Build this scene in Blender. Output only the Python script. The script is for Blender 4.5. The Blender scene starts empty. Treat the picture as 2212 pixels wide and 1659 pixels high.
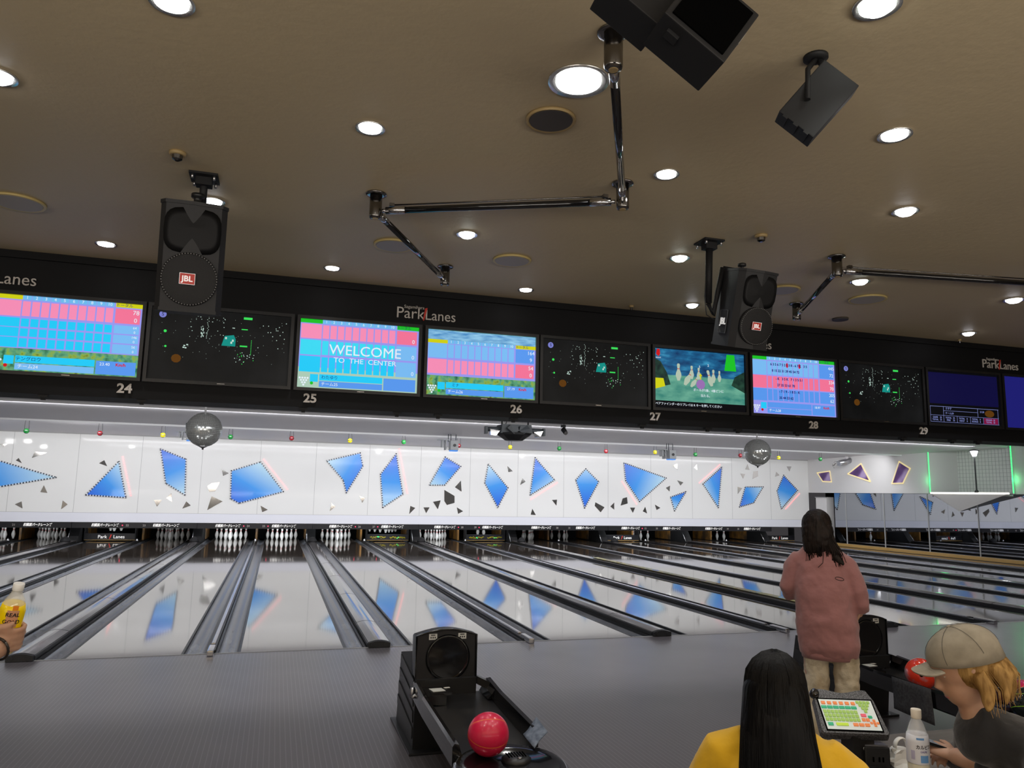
import bpy, bmesh, math, random
from mathutils import Vector, Matrix
random.seed(7)
SC = bpy.context.scene
COL = SC.collection
PI = math.pi
# ---------------------------------------------------------------- camera
F_PX, YAW, PITCH, ROLL = 1638.3381, 0.2958, 0.1430, 0.0196
CAM = Vector((0.5395, -8.6275, 1.6871))
IW, IH = 2212.0, 1659.0
def _basis():
    cy, sy, cp, sp = math.cos(YAW), math.sin(YAW), math.cos(PITCH), math.sin(PITCH)
    f = Vector((sy*cp, cy*cp, sp)); r = Vector((cy, -sy, 0)); u = r.cross(f)
    cr, sr = math.cos(ROLL), math.sin(ROLL)
    return cr*r+sr*u, -sr*r+cr*u, f
CR, CU, CF = _basis()
cd = bpy.data.cameras.new('camera'); cam = bpy.data.objects.new('camera', cd); COL.objects.link(cam)
cd.sensor_width = 36; cd.lens = F_PX/IW*36; cd.clip_start = .05; cd.clip_end = 200
m3 = Matrix((CR, CU, -CF)).transposed()
cam.matrix_world = Matrix.Translation(CAM) @ m3.to_4x4()
SC.camera = cam
def ray(px, py): return CF + CR*((px-IW/2)/F_PX) - CU*((py-IH/2)/F_PX)
def at(px, py, ax, v):
    d = ray(px, py); i = 'xyz'.index(ax); return CAM + d*((v-CAM[i])/d[i])
def dep(px, py, t): return CAM + ray(px, py)*t
# ---------------------------------------------------------------- world, exposure, large lights
SC.view_settings.view_transform = 'Standard'; SC.view_settings.look = 'None'
SC.view_settings.exposure = 0.0; SC.view_settings.gamma = 1.0; SC.view_settings.use_curve_mapping = False
w = bpy.data.worlds.new('hall'); SC.world = w; w.use_nodes = True
w.node_tree.nodes['Background'].inputs[0].default_value = (.85, .8, .85, 1)
w.node_tree.nodes['Background'].inputs[1].default_value = 0.05
def area(name, loc, direction, sx, sy, power, color=(1, 1, 1)):
    l = bpy.data.lights.new(name, 'AREA'); l.shape = 'RECTANGLE'; l.size = sx; l.size_y = sy
    l.energy = power; l.color = color
    o = bpy.data.objects.new(name, l); COL.objects.link(o); o.location = loc
    o.rotation_euler = Vector(direction).to_track_quat('-Z', 'Y').to_euler()
    return o
# fluorescent troughs of the lane hall (behind the monitor bulkhead and behind each ceiling baffle)
area('lane_trough_light', (7.0, -1.2, 3.2), (0, .35, -1), 26, .25, 330, (.95, .97, 1))
area('lane_trough_light', (7.0, 8.6, 3.28), (0, .75, -1), 26, .14, 400, (.95, .97, 1))
area('lane_trough_light', (7.0, 12.5, 3.26), (0, .9, -1), 26, .14, 530, (.97, .97, 1))
# added unseen area fill behind the camera, brightening the near floor
area('added_floor_fill', (2.5, -11.5, 3.45), (0, .25, -1), 8, 1.5, 30, (1, .96, .92))
# added unseen uplight behind the camera, put in to brighten the ceiling
area('added_ceiling_uplight', (.0, -12.1, 1.0), (0, .95, 1), 19, 1.2, 980, (1, .93, .84))
CZ = 3.523          # ceiling of the approach hall
BY = -1.88          # front face of the monitor bulkhead
MY = 16.742         # masking wall
P = 3.42            # width of a lane pair
RX = 20.55          # right wall
# ---------------------------------------------------------------- materials
M = {}
def mat(name, col=(.5, .5, .5), rough=.5, metal=0, emit=None, estr=1.0, coat=0, ior=1.5, spec=.5, alpha=1, trans=0, sheen=0):
    m = bpy.data.materials.new(name); m.use_nodes = True
    b = m.node_tree.nodes['Principled BSDF']; i = b.inputs
    i['Base Color'].default_value = (*col, 1); i['Roughness'].default_value = rough; i['Metallic'].default_value = metal
    i['IOR'].default_value = ior; i['Specular IOR Level'].default_value = spec
    i['Coat Weight'].default_value = coat; i['Coat Roughness'].default_value = .05
    i['Alpha'].default_value = alpha; i['Transmission Weight'].default_value = trans
    if sheen: i['Sheen Weight'].default_value = sheen
    if emit: i['Emission Color'].default_value = (*emit, 1); i['Emission Strength'].default_value = estr
    M[name] = m; return m
def nodes(m): return m.node_tree.nodes, m.node_tree.links, m.node_tree.nodes['Principled BSDF']
def srgb(r, g, b):
    f = lambda c: (c/255/12.92) if c <= 10 else ((c/255+.055)/1.055)**2.4
    return (f(r), f(g), f(b))
def noise_mix(m, c1, c2, scale=8, detail=3, coord='Object', stretch=(1, 1, 1), lo=.35, hi=.65):
    n, l, b = nodes(m)
    tc = n.new('ShaderNodeTexCoord'); mp = n.new('ShaderNodeMapping'); mp.inputs['Scale'].default_value = stretch
    t = n.new('ShaderNodeTexNoise'); t.inputs['Scale'].default_value = scale; t.inputs['Detail'].default_value = detail
    r = n.new('ShaderNodeValToRGB'); r.color_ramp.elements[0].position = lo; r.color_ramp.elements[1].position = hi
    r.color_ramp.elements[0].color = (*c1, 1); r.color_ramp.elements[1].color = (*c2, 1)
    l.new(tc.outputs[coord], mp.inputs[0]); l.new(mp.outputs[0], t.inputs['Vector']); l.new(t.outputs[0], r.inputs[0])
    l.new(r.outputs[0], b.inputs['Base Color'])
    return t
def bump(m, scale=60, strength=.2, dist=.01, stretch=(1, 1, 1), coord='Object', detail=4):
    n, l, b = nodes(m)
    tc = n.new('ShaderNodeTexCoord'); mp = n.new('ShaderNodeMapping'); mp.inputs['Scale'].default_value = stretch
    t = n.new('ShaderNodeTexNoise'); t.inputs['Scale'].default_value = scale; t.inputs['Detail'].default_value = detail
    bp = n.new('ShaderNodeBump'); bp.inputs['Strength'].default_value = strength; bp.inputs['Distance'].default_value = dist
    l.new(tc.outputs[coord], mp.inputs[0]); l.new(mp.outputs[0], t.inputs['Vector']); l.new(t.outputs[0], bp.inputs['Height'])
    l.new(bp.outputs[0], b.inputs['Normal'])
m = mat('ceiling_paint', (.40, .345, .275), .55, spec=.3); noise_mix(m, (.475, .385, .25), (.515, .415, .262), .6); bump(m, 22, .22, .01)
mat('black_panel', (.006, .006, .007), .6, spec=.2)
mat('black_plastic', (.014, .014, .015), .35)
mat('black_gloss', (.006, .006, .007), .12, coat=.6)
mat('black_metal', (.012, .012, .013), .6, spec=.3)
m = mat('speaker_shell', (.02, .02, .022), .6); bump(m, 220, .25, .003)
mat('speaker_dot', (.16, .16, .16), .6); mat('horn_black', (.007, .007, .008), .6, spec=.3)
m = mat('speaker_grille', (.011, .011, .012), .55); bump(m, 400, .6, .004)
mat('hole_black', (.002, .002, .002), .9, spec=0)
mat('chrome', (.62, .62, .64), .12, metal=1)
mat('dark_chrome', (.22, .21, .2), .18, metal=1)
mat('steel', (.5, .5, .52), .3, metal=1)
mat('white_wall', (.80, .80, .79), .4, coat=.12, spec=.2)
mat('white_apron', (.78, .79, .86), .3, coat=.2)
mat('white_paint', (.75, .74, .73), .5)
mat('side_white', (.70, .69, .68), .5)
mat('seam_grey', (.38, .38, .38), .6)
mat('baffle_grey', (.64, .62, .64), .6)
mat('baffle_edge', (.85, .85, .86), .5)
mat('strip_black', (.012, .012, .015), .3)
mat('pit_black', (.004, .004, .0045), .8, spec=.1)
m = mat('kick_orange', (.28, .13, .03), .45); noise_mix(m, (.07, .045, .025), (.36, .17, .03), 3, 4, stretch=(1, 1, .6), lo=.4, hi=.62)
mat('brass', (.45, .28, .09), .35)
mat('white_letter', (.80, .79, .77), .5, emit=(.9, .88, .86), estr=.5)
mat('number_silver', (.58, .54, .50), .45)
mat('white_plastic', (.8, .8, .78), .35)
mat('red_badge', (.62, .035, .02), .4)
mat('led_red', (.8, .02, .05), .4, emit=(1, .04, .12), estr=2.2)
mat('led_pink', (.9, .5, .5), .4, emit=(1, .20, .22), estr=1.5)
mat('led_green', (.05, .8, .2), .4, emit=(.03, 1, .22), estr=1.6)
mat('led_warm', (.9, .8, .5), .4, emit=(1, .85, .55), estr=2)
mat('platform_lit', (.9, .88, .8), .4, emit=(1, .97, .86), estr=2.2)
mat('lamp_disc', (1, 1, 1), .4, emit=(1, .99, .98), estr=16)
mat('lamp_disc_green', (1, 1, 1), .4, emit=(.94, 1, .93), estr=14)
mat('lamp_disc_blue', (1, 1, 1), .4, emit=(.92, .93, 1), estr=14)
mat('reflector', (.85, .85, .83), .25, metal=.9)
mat('mirror', (.34, .355, .39), .015, metal=1)
mat('mirror_small', (.62, .60, .58), .08, metal=.9)
mat('bead_black', (.015, .015, .03), .4)
mat('bead_white', (.8, .82, .85), .4)
mat('bead_cream', (.85, .75, .45), .4, emit=(1, .8, .4), estr=.35)
mat('red_glass', (.14, .008, .012), .12, coat=.5); mat('green_glass', (.006, .12, .02), .12, coat=.5); mat('yellow_glass', (.42, .36, .012), .12, coat=.5); mat('rear_paint', (.16, .145, .13), .7)
mat('disc_tan', (.38, .27, .12), .5); mat('disc_grey', (.06, .052, .048), .7); mat('disc_plain', (.34, .30, .25), .6)
mat('disc_rim_yellow', (.52, .40, .16), .5)
# printed gradient film of the blue and purple shards
def grad(name, c1, c2, c3, scale=.55, estr=.22):
    m = mat(name, c1, .3, coat=.3); n, l, b = nodes(m)
    tc = n.new('ShaderNodeTexCoord'); t = n.new('ShaderNodeTexNoise'); t.inputs['Scale'].default_value = scale; t.inputs['Detail'].default_value = .5
    r = n.new('ShaderNodeValToRGB'); e = r.color_ramp.elements
    e[0].position = .34; e[0].color = (*c1, 1); e[1].position = .66; e[1].color = (*c3, 1); k = e.new(.5); k.color = (*c2, 1)
    l.new(tc.outputs['Object'], t.inputs['Vector']); l.new(t.outputs[0], r.inputs[0]); l.new(r.outputs[0], b.inputs['Base Color'])
    l.new(r.outputs[0], b.inputs['Emission Color']); b.inputs['Emission Strength'].default_value = estr
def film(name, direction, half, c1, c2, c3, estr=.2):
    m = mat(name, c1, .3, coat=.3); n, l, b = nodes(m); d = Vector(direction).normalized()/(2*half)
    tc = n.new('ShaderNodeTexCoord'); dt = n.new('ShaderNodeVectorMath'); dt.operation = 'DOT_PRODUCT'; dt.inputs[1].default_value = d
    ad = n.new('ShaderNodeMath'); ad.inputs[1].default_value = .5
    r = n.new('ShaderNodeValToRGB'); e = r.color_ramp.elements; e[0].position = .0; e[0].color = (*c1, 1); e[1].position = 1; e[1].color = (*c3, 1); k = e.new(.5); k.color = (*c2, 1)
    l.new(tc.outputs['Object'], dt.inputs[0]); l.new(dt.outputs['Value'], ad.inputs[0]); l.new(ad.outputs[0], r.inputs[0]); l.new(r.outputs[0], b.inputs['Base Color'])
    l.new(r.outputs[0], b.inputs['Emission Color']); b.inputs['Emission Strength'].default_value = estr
    return name
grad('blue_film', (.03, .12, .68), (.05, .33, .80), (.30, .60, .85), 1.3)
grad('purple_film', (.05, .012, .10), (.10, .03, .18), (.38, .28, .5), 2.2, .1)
# lane: glossy synthetic panels, boards, lane oil
m = mat('lane_surface', (.3, .25, .2), .08); n, l, b = nodes(m)
tc = n.new('ShaderNodeTexCoord'); sp = n.new('ShaderNodeSeparateXYZ'); l.new(tc.outputs['Object'], sp.inputs[0])
bd = n.new('ShaderNodeTexWave'); bd.wave_type = 'BANDS'; bd.bands_direction = 'X'; bd.inputs['Scale'].default_value = 9.3; bd.inputs['Distortion'].default_value = 0
r = n.new('ShaderNodeValToRGB'); r.color_ramp.elements[0].color = (.050, .040, .033, 1); r.color_ramp.elements[1].color = (.060, .048, .039, 1)
l.new(tc.outputs['Object'], bd.inputs['Vector']); l.new(bd.outputs[0], r.inputs[0]); l.new(r.outputs[0], b.inputs['Base Color'])
gl = n.new('ShaderNodeBsdfGlossy'); gl.inputs['Roughness'].default_value = .055; gl.inputs['Color'].default_value = (1, .985, .965, 1)
lw = n.new('ShaderNodeFresnel'); lw.inputs['IOR'].default_value = 5.0
nz = n.new('ShaderNodeTexNoise'); nz.inputs['Scale'].default_value = 1.4; nz.inputs['Detail'].default_value = 2
mp = n.new('ShaderNodeMapping'); mp.inputs['Scale'].default_value = (1, .35, 1)
l.new(tc.outputs['Object'], mp.inputs[0]); l.new(mp.outputs[0], nz.inputs['Vector'])
bp = n.new('ShaderNodeBump'); bp.inputs['Strength'].default_value = .05; bp.inputs['Distance'].default_value = .004; l.new(nz.outputs[0], bp.inputs['Height'])
l.new(bp.outputs[0], gl.inputs['Normal'])
mx = n.new('ShaderNodeMixShader'); mr_ = n.new('ShaderNodeMapRange'); mr_.inputs[3].default_value = .22; mr_.inputs[4].default_value = 1.0; l.new(lw.outputs[0], mr_.inputs[0]); l.new(mr_.outputs[0], mx.inputs[0]); l.new(b.outputs[0], mx.inputs[1]); l.new(gl.outputs[0], mx.inputs[2])
l.new(mx.outputs[0], n['Material Output'].inputs[0]); b.inputs['Specular IOR Level'].default_value = 0
# approach floor: grey-mauve laminate with fine pin stripes running down the lanes
m = mat('approach_floor', (.2, .18, .2), .35); n, l, b = nodes(m)
tc = n.new('ShaderNodeTexCoord'); wv = n.new('ShaderNodeTexWave'); wv.wave_type = 'BANDS'; wv.bands_direction = 'X'; wv.inputs['Scale'].default_value = 9.2
wv.inputs['Distortion'].default_value = 0
r = n.new('ShaderNodeValToRGB'); r.color_ramp.elements[0].position = .90; r.color_ramp.elements[1].position = .99
r.color_ramp.elements[0].color = (.098, .088, .094, 1); r.color_ramp.elements[1].color = (.16, .148, .155, 1)
l.new(tc.outputs['Object'], wv.inputs['Vector']); l.new(wv.outputs[0], r.inputs[0])
nz = n.new('ShaderNodeTexNoise'); nz.inputs['Scale'].default_value = .8; nz.inputs['Detail'].default_value = 5
l.new(tc.outputs['Object'], nz.inputs['Vector'])
r2 = n.new('ShaderNodeMapRange'); r2.inputs[3].default_value = .24; r2.inputs[4].default_value = .40
l.new(nz.outputs[0], r2.inputs[0]); l.new(r2.outputs[0], b.inputs['Roughness']); l.new(r.outputs[0], b.inputs['Base Color'])
b.inputs['Coat Weight'].default_value = .5; b.inputs['Coat Roughness'].default_value = .22
m = mat('gutter_grey', (.12, .125, .14), .26, spec=.8); noise_mix(m, (.085, .09, .105), (.16, .165, .18), 5, 5, stretch=(2, .3, 1))
mat('gutter_lip', (.012, .012, .013), .35)
m = mat('division_cap', (.13, .12, .12), .10, spec=.9, ior=1.9)
mat('cap_chrome', (.6, .6, .62), .22, metal=1)
m = mat('bumper_print', (.5, .5, .3), .35); noise_mix(m, srgb(150, 150, 120), srgb(190, 175, 90), 9, 2)
# ---------------------------------------------------------------- mesh helpers
class MB:
    def __init__(s): s.bm = bmesh.new(); s.mi = 0; s.slots = []
    def use(s, name):
        if name not in s.slots: s.slots.append(name)
        s.mi = s.slots.index(name); return s
    def _f(s, fs):
        for f in fs: f.material_index = s.mi
    def poly(s, pts, smooth=False):
        f = s.bm.faces.new([s.bm.verts.new(p) for p in pts]); f.material_index = s.mi; f.smooth = smooth; return f
    def box(s, c, d, rot=None, bev=0):
        r = bmesh.ops.create_cube(s.bm, size=1); vs = r['verts']
        for v in vs:
            p = Vector((v.co.x*d[0], v.co.y*d[1], v.co.z*d[2]))
            if rot is not None: p = rot @ p
            v.co = p+Vector(c)
        fs = set(f for v in vs for f in v.link_faces); s._f(fs)
        if bev:
            es = set(e for v in vs for e in v.link_edges)
            r = bmesh.ops.bevel(s.bm, geom=list(es), offset=bev, segments=2, affect='EDGES', profile=.6)
            s._f(r['faces'])
        return s
    def prism(s, pts, d):     # closed outline (list of 3d points) extruded by vector d
        d = Vector(d); a = [s.bm.verts.new(p) for p in pts]; b = [s.bm.verts.new(Vector(p)+d) for p in pts]
        fs = [s.bm.faces.new(a), s.bm.faces.new(list(reversed(b)))]
        for i in range(len(a)):
            j = (i+1) % len(a); fs.append(s.bm.faces.new((a[j], a[i], b[i], b[j])))
        s._f(fs); return s
    def loft(s, rings, cap=True, smooth=True, closed=True):
        vr = [[s.bm.verts.new(p) for p in r] for r in rings]; fs = []
        n = len(vr[0])
        for a, b in zip(vr, vr[1:]):
            for i in range(n if closed else n-1):
                j = (i+1) % n; f = s.bm.faces.new((a[i], a[j], b[j], b[i])); f.smooth = smooth; fs.append(f)
        if cap and closed:
            fs.append(s.bm.faces.new(list(reversed(vr[0])))); fs.append(s.bm.faces.new(vr[-1]))
        s._f(fs); return s
    def lathe(s, prof, c=(0, 0, 0), n=24, axis=None, smooth=True):   # prof: (radius, height)
        q = Vector((0, 0, 1)).rotation_difference(Vector(axis)).to_matrix() if axis is not None else Matrix.Identity(3)
        rings = [[Vector(c)+q @ Vector((r*math.cos(2*PI*i/n), r*math.sin(2*PI*i/n), h)) for i in range(n)] for r, h in prof]
        return s.loft(rings, True, smooth)
    def cyl(s, a, b, r, n=16, r2=None, smooth=True):
        a = Vector(a); b = Vector(b); d = b-a
        return s.lathe([(r, 0), (r if r2 is None else r2, d.length)], a, n, d.normalized(), smooth)
    def tube(s, pts, r, n=8, up=(0, 0, 1), flat=1.0):
        pts = [Vector(p) for p in pts]; k = len(pts); rs = r if isinstance(r, (list, tuple)) else [r]*k; rings = []
        u0 = Vector(up)
        for i in range(k):
            t = (pts[min(i+1, k-1)]-pts[max(i-1, 0)]).normalized()
            sd = t.cross(u0)
            if sd.length < 1e-3: sd = t.cross(Vector((1, 0, 0)))
            sd.normalize(); vv = sd.cross(t).normalized()
            ri = rs[i]; ra, rb = ri if isinstance(ri, (tuple, list)) else (ri, ri*flat)
            rings.append([pts[i]+sd*(ra*math.cos(2*PI*j/n))+vv*(rb*math.sin(2*PI*j/n)) for j in range(n)])
        return s.loft(rings)
    def sphere(s, c, r, u=24, v=16, rot=None):
        rr = (r, r, r) if not isinstance(r, (tuple, list)) else r
        rings = []
        for i in range(1, v):
            th = PI*i/v
            rg = []
            for j in range(u):
                p = Vector((rr[0]*math.sin(th)*math.cos(2*PI*j/u), rr[1]*math.sin(th)*math.sin(2*PI*j/u), -rr[2]*math.cos(th)))
                rg.append(Vector(c)+(rot @ p if rot is not None else p))
            rings.append(rg)
        return s.loft(rings)
    def xzrect(s, x0, x1, z0, z1, y, t=.0):   # a rect facing -Y
        if t: return s.box(((x0+x1)/2, y, (z0+z1)/2), (abs(x1-x0), t, abs(z1-z0)))
        s.poly([(x0, y, z0), (x1, y, z0), (x1, y, z1), (x0, y, z1)]); return s
    def build(s, name, material=None, parent=None, loc=None, origin=None):
        bmesh.ops.recalc_face_normals(s.bm, faces=s.bm.faces[:])
        me = bpy.data.meshes.new(name)
        if origin is not None:
            for v in s.bm.verts: v.co -= Vector(origin)
        s.bm.to_mesh(me); s.bm.free()
        for k in (s.slots or [material]): me.materials.append(M[k])
        o = bpy.data.objects.new(name, me); COL.objects.link(o)
        if origin is not None: o.location = origin
        if loc is not None: o.location = loc
        if parent is not None: o.parent = parent
        return o
def tag(o, label=None, cat=None, group=None, kind=None):
    for k, v in (('label', label), ('category', cat), ('group', group), ('kind', kind)):
        if v: o[k] = v
    return o
def thing(name, label, cat, loc=(0, 0, 0), group=None, rot=None):
    o = bpy.data.objects.new(name, None); COL.objects.link(o); o.location = loc; o.empty_display_size = .05
    if rot: o.rotation_euler = rot
    return tag(o, label, cat, group)
def struct(o): o['kind'] = 'structure'; return o
def copy_tree(o, parent=None):
    c = o.copy(); COL.objects.link(c)
    if parent is not None: c.parent = parent
    for ch in list(o.children): copy_tree(ch, c)
    return c
_tc = {}
def text_mesh(s, size, ext=.002, shear=0, bold=0, align='CENTER'):
    key = (s, size, ext, shear, bold, align)
    if key in _tc: return _tc[key]
    cu = bpy.data.curves.new('lettering', 'FONT'); cu.body = s; cu.size = size; cu.extrude = ext; cu.shear = shear; cu.offset = bold
    cu.align_x = align; cu.align_y = 'CENTER'; cu.resolution_u = 3
    o = bpy.data.objects.new('lettering', cu); COL.objects.link(o)
    dg = bpy.context.evaluated_depsgraph_get(); me = bpy.data.meshes.new_from_object(o.evaluated_get(dg))
    bpy.data.objects.remove(o); _tc[key] = me; return me
def text(name, s, size, loc, material, parent=None, rot=(PI/2, 0, 0), ext=.002, shear=0, bold=0, sx=1, align='CENTER'):
    me = text_mesh(s, size, ext, shear, bold, align)
    if not me.materials: me.materials.append(M[material])
    elif me.materials[0] is not M[material]:
        me = me.copy(); me.materials.clear(); me.materials.append(M[material])
    o = bpy.data.objects.new(name, me); COL.objects.link(o); o.location = loc; o.rotation_euler = rot; o.scale = (sx, 1, 1)
    if parent is not None: o.parent = parent
    return o
def remeshed(mb, name, material, parent=None, voxel=.01, smooth=4, disp=None, loc=None):
    o = mb.build(name, material, parent)
    mo = o.modifiers.new('r', 'REMESH'); mo.mode = 'VOXEL'; mo.voxel_size = voxel; mo.use_smooth_shade = True
    sm = o.modifiers.new('s', 'SMOOTH'); sm.iterations = smooth; sm.factor = .5
    if disp:
        for sc, st in disp:
            tx = bpy.data.textures.new(name+'_folds', 'CLOUDS'); tx.noise_scale = sc
            dm = o.modifiers.new('d', 'DISPLACE'); dm.texture = tx; dm.strength = st; dm.mid_level = .5; dm.texture_coords = 'LOCAL'
    dg = bpy.context.evaluated_depsgraph_get(); me = bpy.data.meshes.new_from_object(o.evaluated_get(dg))
    o.modifiers.clear(); o.data = me
    for p in me.polygons: p.use_smooth = True
    return o
# ================================================================ room shell
XL, XR = -11.5, RX
struct(MB().box(((XL+24)/2, -7.0, -.05), (24-XL, 14.0, .1)).build('floor', 'approach_floor'))
struct(MB().box(((XL+RX)/2, 10.5, -.14), (RX-XL, 20.9, .1)).build('floor_lane_bed', 'pit_black'))
struct(MB().box(((XL+24)/2, (-14+BY)/2, CZ+.05), (24-XL, 14+BY+.1, .1)).build('ceiling', 'ceiling_paint'))
struct(MB().box(((XL+24)/2, -14.05, CZ/2), (24-XL, .1, CZ)).build('wall_rear', 'rear_paint'))
struct(MB().box((1.0, -11.35, .58), (19, .08, 1.16)).build('wall_uplight_blocker', 'rear_paint'))  # added unseen low panel, keeps the uplight out of the mirror shards
struct(MB().box((XL-.05, 3.0, 1.9), (.1, 34, 3.8)).build('wall_left', 'side_white'))
struct(MB().box((24.05, -7.9, 1.9), (.1, 12.3, 3.8)).build('wall_hall_right', 'side_white'))
struct(MB().box((22.3, -1.85, 1.2), (3.5, .1, 2.38)).build('wall_return', 'side_white'))
# bulkhead that carries the monitors
b = MB().box(((XL+24)/2, BY+.2, (2.387+CZ+.2)/2), (24-XL, .4, CZ+.2-2.387))
b.box(((XL+24)/2, BY-.012, CZ-.03), (24-XL, .025, .06))
struct(b.build('wall_bulkhead', 'black_panel'))
# lane hall ceiling: baffles stepping toward the masking wall
b = MB(); edge = MB()
steps = [(-1.5, 8.1, 3.36, 3.30), (8.1, 12.0, 3.32, 3.22), (12.0, MY+.35, 3.30, 3.20)]
for y0, y1, z0, z1 in steps:
    b.prism([(XL, y0, z0+.0), (XL, y1, z1), (XL, y1, z1+.25), (XL, y0, z0+.25)], (RX-XL, 0, 0))
for i, (y0, y1, z0, z1) in enumerate(steps[:2]):
    edge.box(((XL+RX)/2, y1-.02, z1-.02), (RX-XL, .03, .045))
struct(b.build('ceiling_lane_hall', 'baffle_grey')); struct(edge.build('trim_baffle_edge', 'baffle_edge'))
# masking wall
b = MB(); b.use('white_wall').box(((XL+RX)/2, MY+.05, (.885+3.2)/2), (RX-XL, .1, 3.2-.885))
b.use('white_apron').box(((XL+RX)/2, MY+.04, (.605+.878)/2), (RX-XL, .1, .878-.605))
b.use('seam_grey').box(((XL+RX)/2, MY+.03, .8815), (RX-XL, .05, .008))
for k in range(-6, 13):
    if k*P/2 < RX-.1: b.box((k*P/2, MY-.0005, 2.04), (.008, .003, 2.31))
b.box(((XL+RX)/2, MY-.01, 3.195), (RX-XL, .03, .03))
struct(b.build('wall_masking'))
struct(MB().box(((XL+RX)/2, 20.6, 1.6), (RX-XL, .1, 3.5)).build('wall_pit', 'pit_black'))
struct(MB().box(((XL+RX)/2, 18.7, .72), (RX-XL, 3.6, .05)).build('ceiling_pit', 'pit_black'))
# right wall with white band, alcove and mirror
b = MB(); b.use('side_white')
A0, A1 = 8.0, 10.95
for y0, y1 in ((A1, MY), (-1.5, A0)): b.box((RX+.05, (y0+y1)/2, (1.935+3.4)/2), (.1, y1-y0, 3.4-1.935))
b.box((RX+1.25, (A0+A1)/2, 3.36), (2.4, A1-A0, .04)); b.box((RX+.05, (A0+A1)/2, 1.90), (.1, A1-A0, .05))
b.box((RX+.05, 7.6, .04), (.1, 18.4, .09))
struct(b.build('wall_right'))
b = MB(); b.use('white_paint').box((RX+1.3, (A0+A1)/2, 2.6), (.08, A1-A0, 1.6)); b.box((RX+.70, A0-.04, 2.6), (1.19, .08, 1.6)); b.box((RX+.70, A1+.04, 2.6), (1.19, .08, 1.6))
b.use('seam_grey')
y = A0+.12
while y < A1: b.box((RX+1.258, y, 2.6), (.004, .008, 1.5)); y += .12
z = 2.0
while z < 3.3: b.box((RX+1.257, (A0+A1)/2, z), (.004, A1-A0, .008)); z += .12
struct(b.build('wall_alcove'))
b = MB()
ys = [at(q, 1120, 'x', RX)[1] for q in (1803, 1828, 1910, 2005, 2113)]
sp_ = 2.9
edges = [MY-1.25, 13.8, 11.3, 8.75, 6.7, 4.2, 1.6, -.9]
edges = [ys[0], ys[1], ys[2], ys[3], ys[4], 5.0, 2.6, .1, -1.4]
struct(MB().box((RX+.6, 7.0, 1.0), (.02, 19.0, 1.9)).build('wall_behind_mirror', 'pit_black'))
for i in range(1, len(edges)):
    b_ = MB().box((RX+.02, (edges[i-1]+edges[i])/2, 1.01), (.02, edges[i-1]-edges[i]-.03, 1.83))
    o = b_.build('wall_mirror_panel', 'mirror'); struct(o)
b = MB()
for e in edges[1:]: b.box((RX+.005, e, 1.01), (.02, .03, 1.83))
struct(b.build('trim_mirror_joints', 'seam_grey'))
struct(MB().box((RX-.06, 7.6, .05), (.10, 18.2, .10)).build('baseboard_right', 'brass'))
# open bay beside the mirror with a grey cabinet
c = at(1775, 1085, 'x', RX)
cb = thing('machine_cabinet', 'light grey cabinet in the dark opening where mirror meets masking wall', 'cabinet', (RX+.3, 16.2, 0))
MB().box((0, 0, .9), (.35, .6, 1.75), bev=.02).build('body', 'white_paint', cb); MB().box((-.18, 0, 1.76), (.04, .62, .03)).build('lid', 'seam_grey', cb)
# ================================================================ lanes
_W = {20:'twenty',30:'thirty'}
def NW(n):
    n=int(n); u=['','one','two','three','four','five','six','seven','eight','nine','ten','eleven','twelve','thirteen','fourteen','fifteen','sixteen','seventeen','eighteen','nineteen']
    return u[n] if n<20 else (_W[n//10*10]+('-'+u[n%10] if n%10 else ''))
def lane_no(k, side): return 24+2*k+(1 if side > 0 else 0)
for k in range(-2, 7):
    for sd in (-1, 1):
        n_ = lane_no(k, sd); xc = k*P+sd*.81
        if xc < XL+1 or xc > RX-.3: continue
        t = thing('bowling_lane', 'glossy bowling lane numbered %s on the black strip at its far end' % NW(n_), 'bowling lane', (xc, 0, 0), 'bowling lanes')
        MB().box((0, 9.65, -.02), (1.05, 19.3, .04)).build('lane_deck', 'lane_surface', t)
        for g in (-1, 1):
            gx = g*.645; ring = []
            for j in range(9):
                a = PI*j/8; ring.append((gx-.105*math.cos(a), -.005-.075*math.sin(a)))
            mb = MB(); mb.loft([[(p[0], y, p[1]) for p in ring] for y in (0.02, 19.2)], cap=False, closed=False)
            mb.build('gutter', 'gutter_grey', t)
            for q in (.535, .755): MB().box((g*q, 9.6, -.012), (.024, 19.2, .03)).build('gutter_lip', 'gutter_lip', t)
for k in range(-2, 7):
    if k*P < RX-1:
        t = thing('lane_divider', 'narrow chrome-topped divider between lanes %s and %s' % (NW(24+2*k), NW(25+2*k)), 'lane divider', (k*P, 0, 0), 'narrow lane dividers')
        MB().box((0, 8.7, .0), (.075, 17.3, .05), bev=.006).build('base', 'gutter_lip', t)
        mb = MB(); mb.box((.0, 8.8, .035), (.042, 17.0, .03), bev=.01); mb.build('top_bar', 'cap_chrome', t)
        mb = MB(); mb.box((0, .02, .028), (.062, .34, .055), bev=.01); mb.build('end_cap', 'chrome', t)
        mb = MB(); mb.lathe([(.04, 0), (.042, .015), (.022, .06), (.008, .08)], (0, 17.2, .03), 10); mb.build('rear_cap', 'steel', t)
def cap_section(w, h, n=8):
    return [(-w, 0), (-w, h*.72)] + [(-w+2*w*j/n, h*(.72+.28*math.sin(PI*j/n))) for j in range(1, n)] + [(w, h*.72), (w, 0)]
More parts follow.
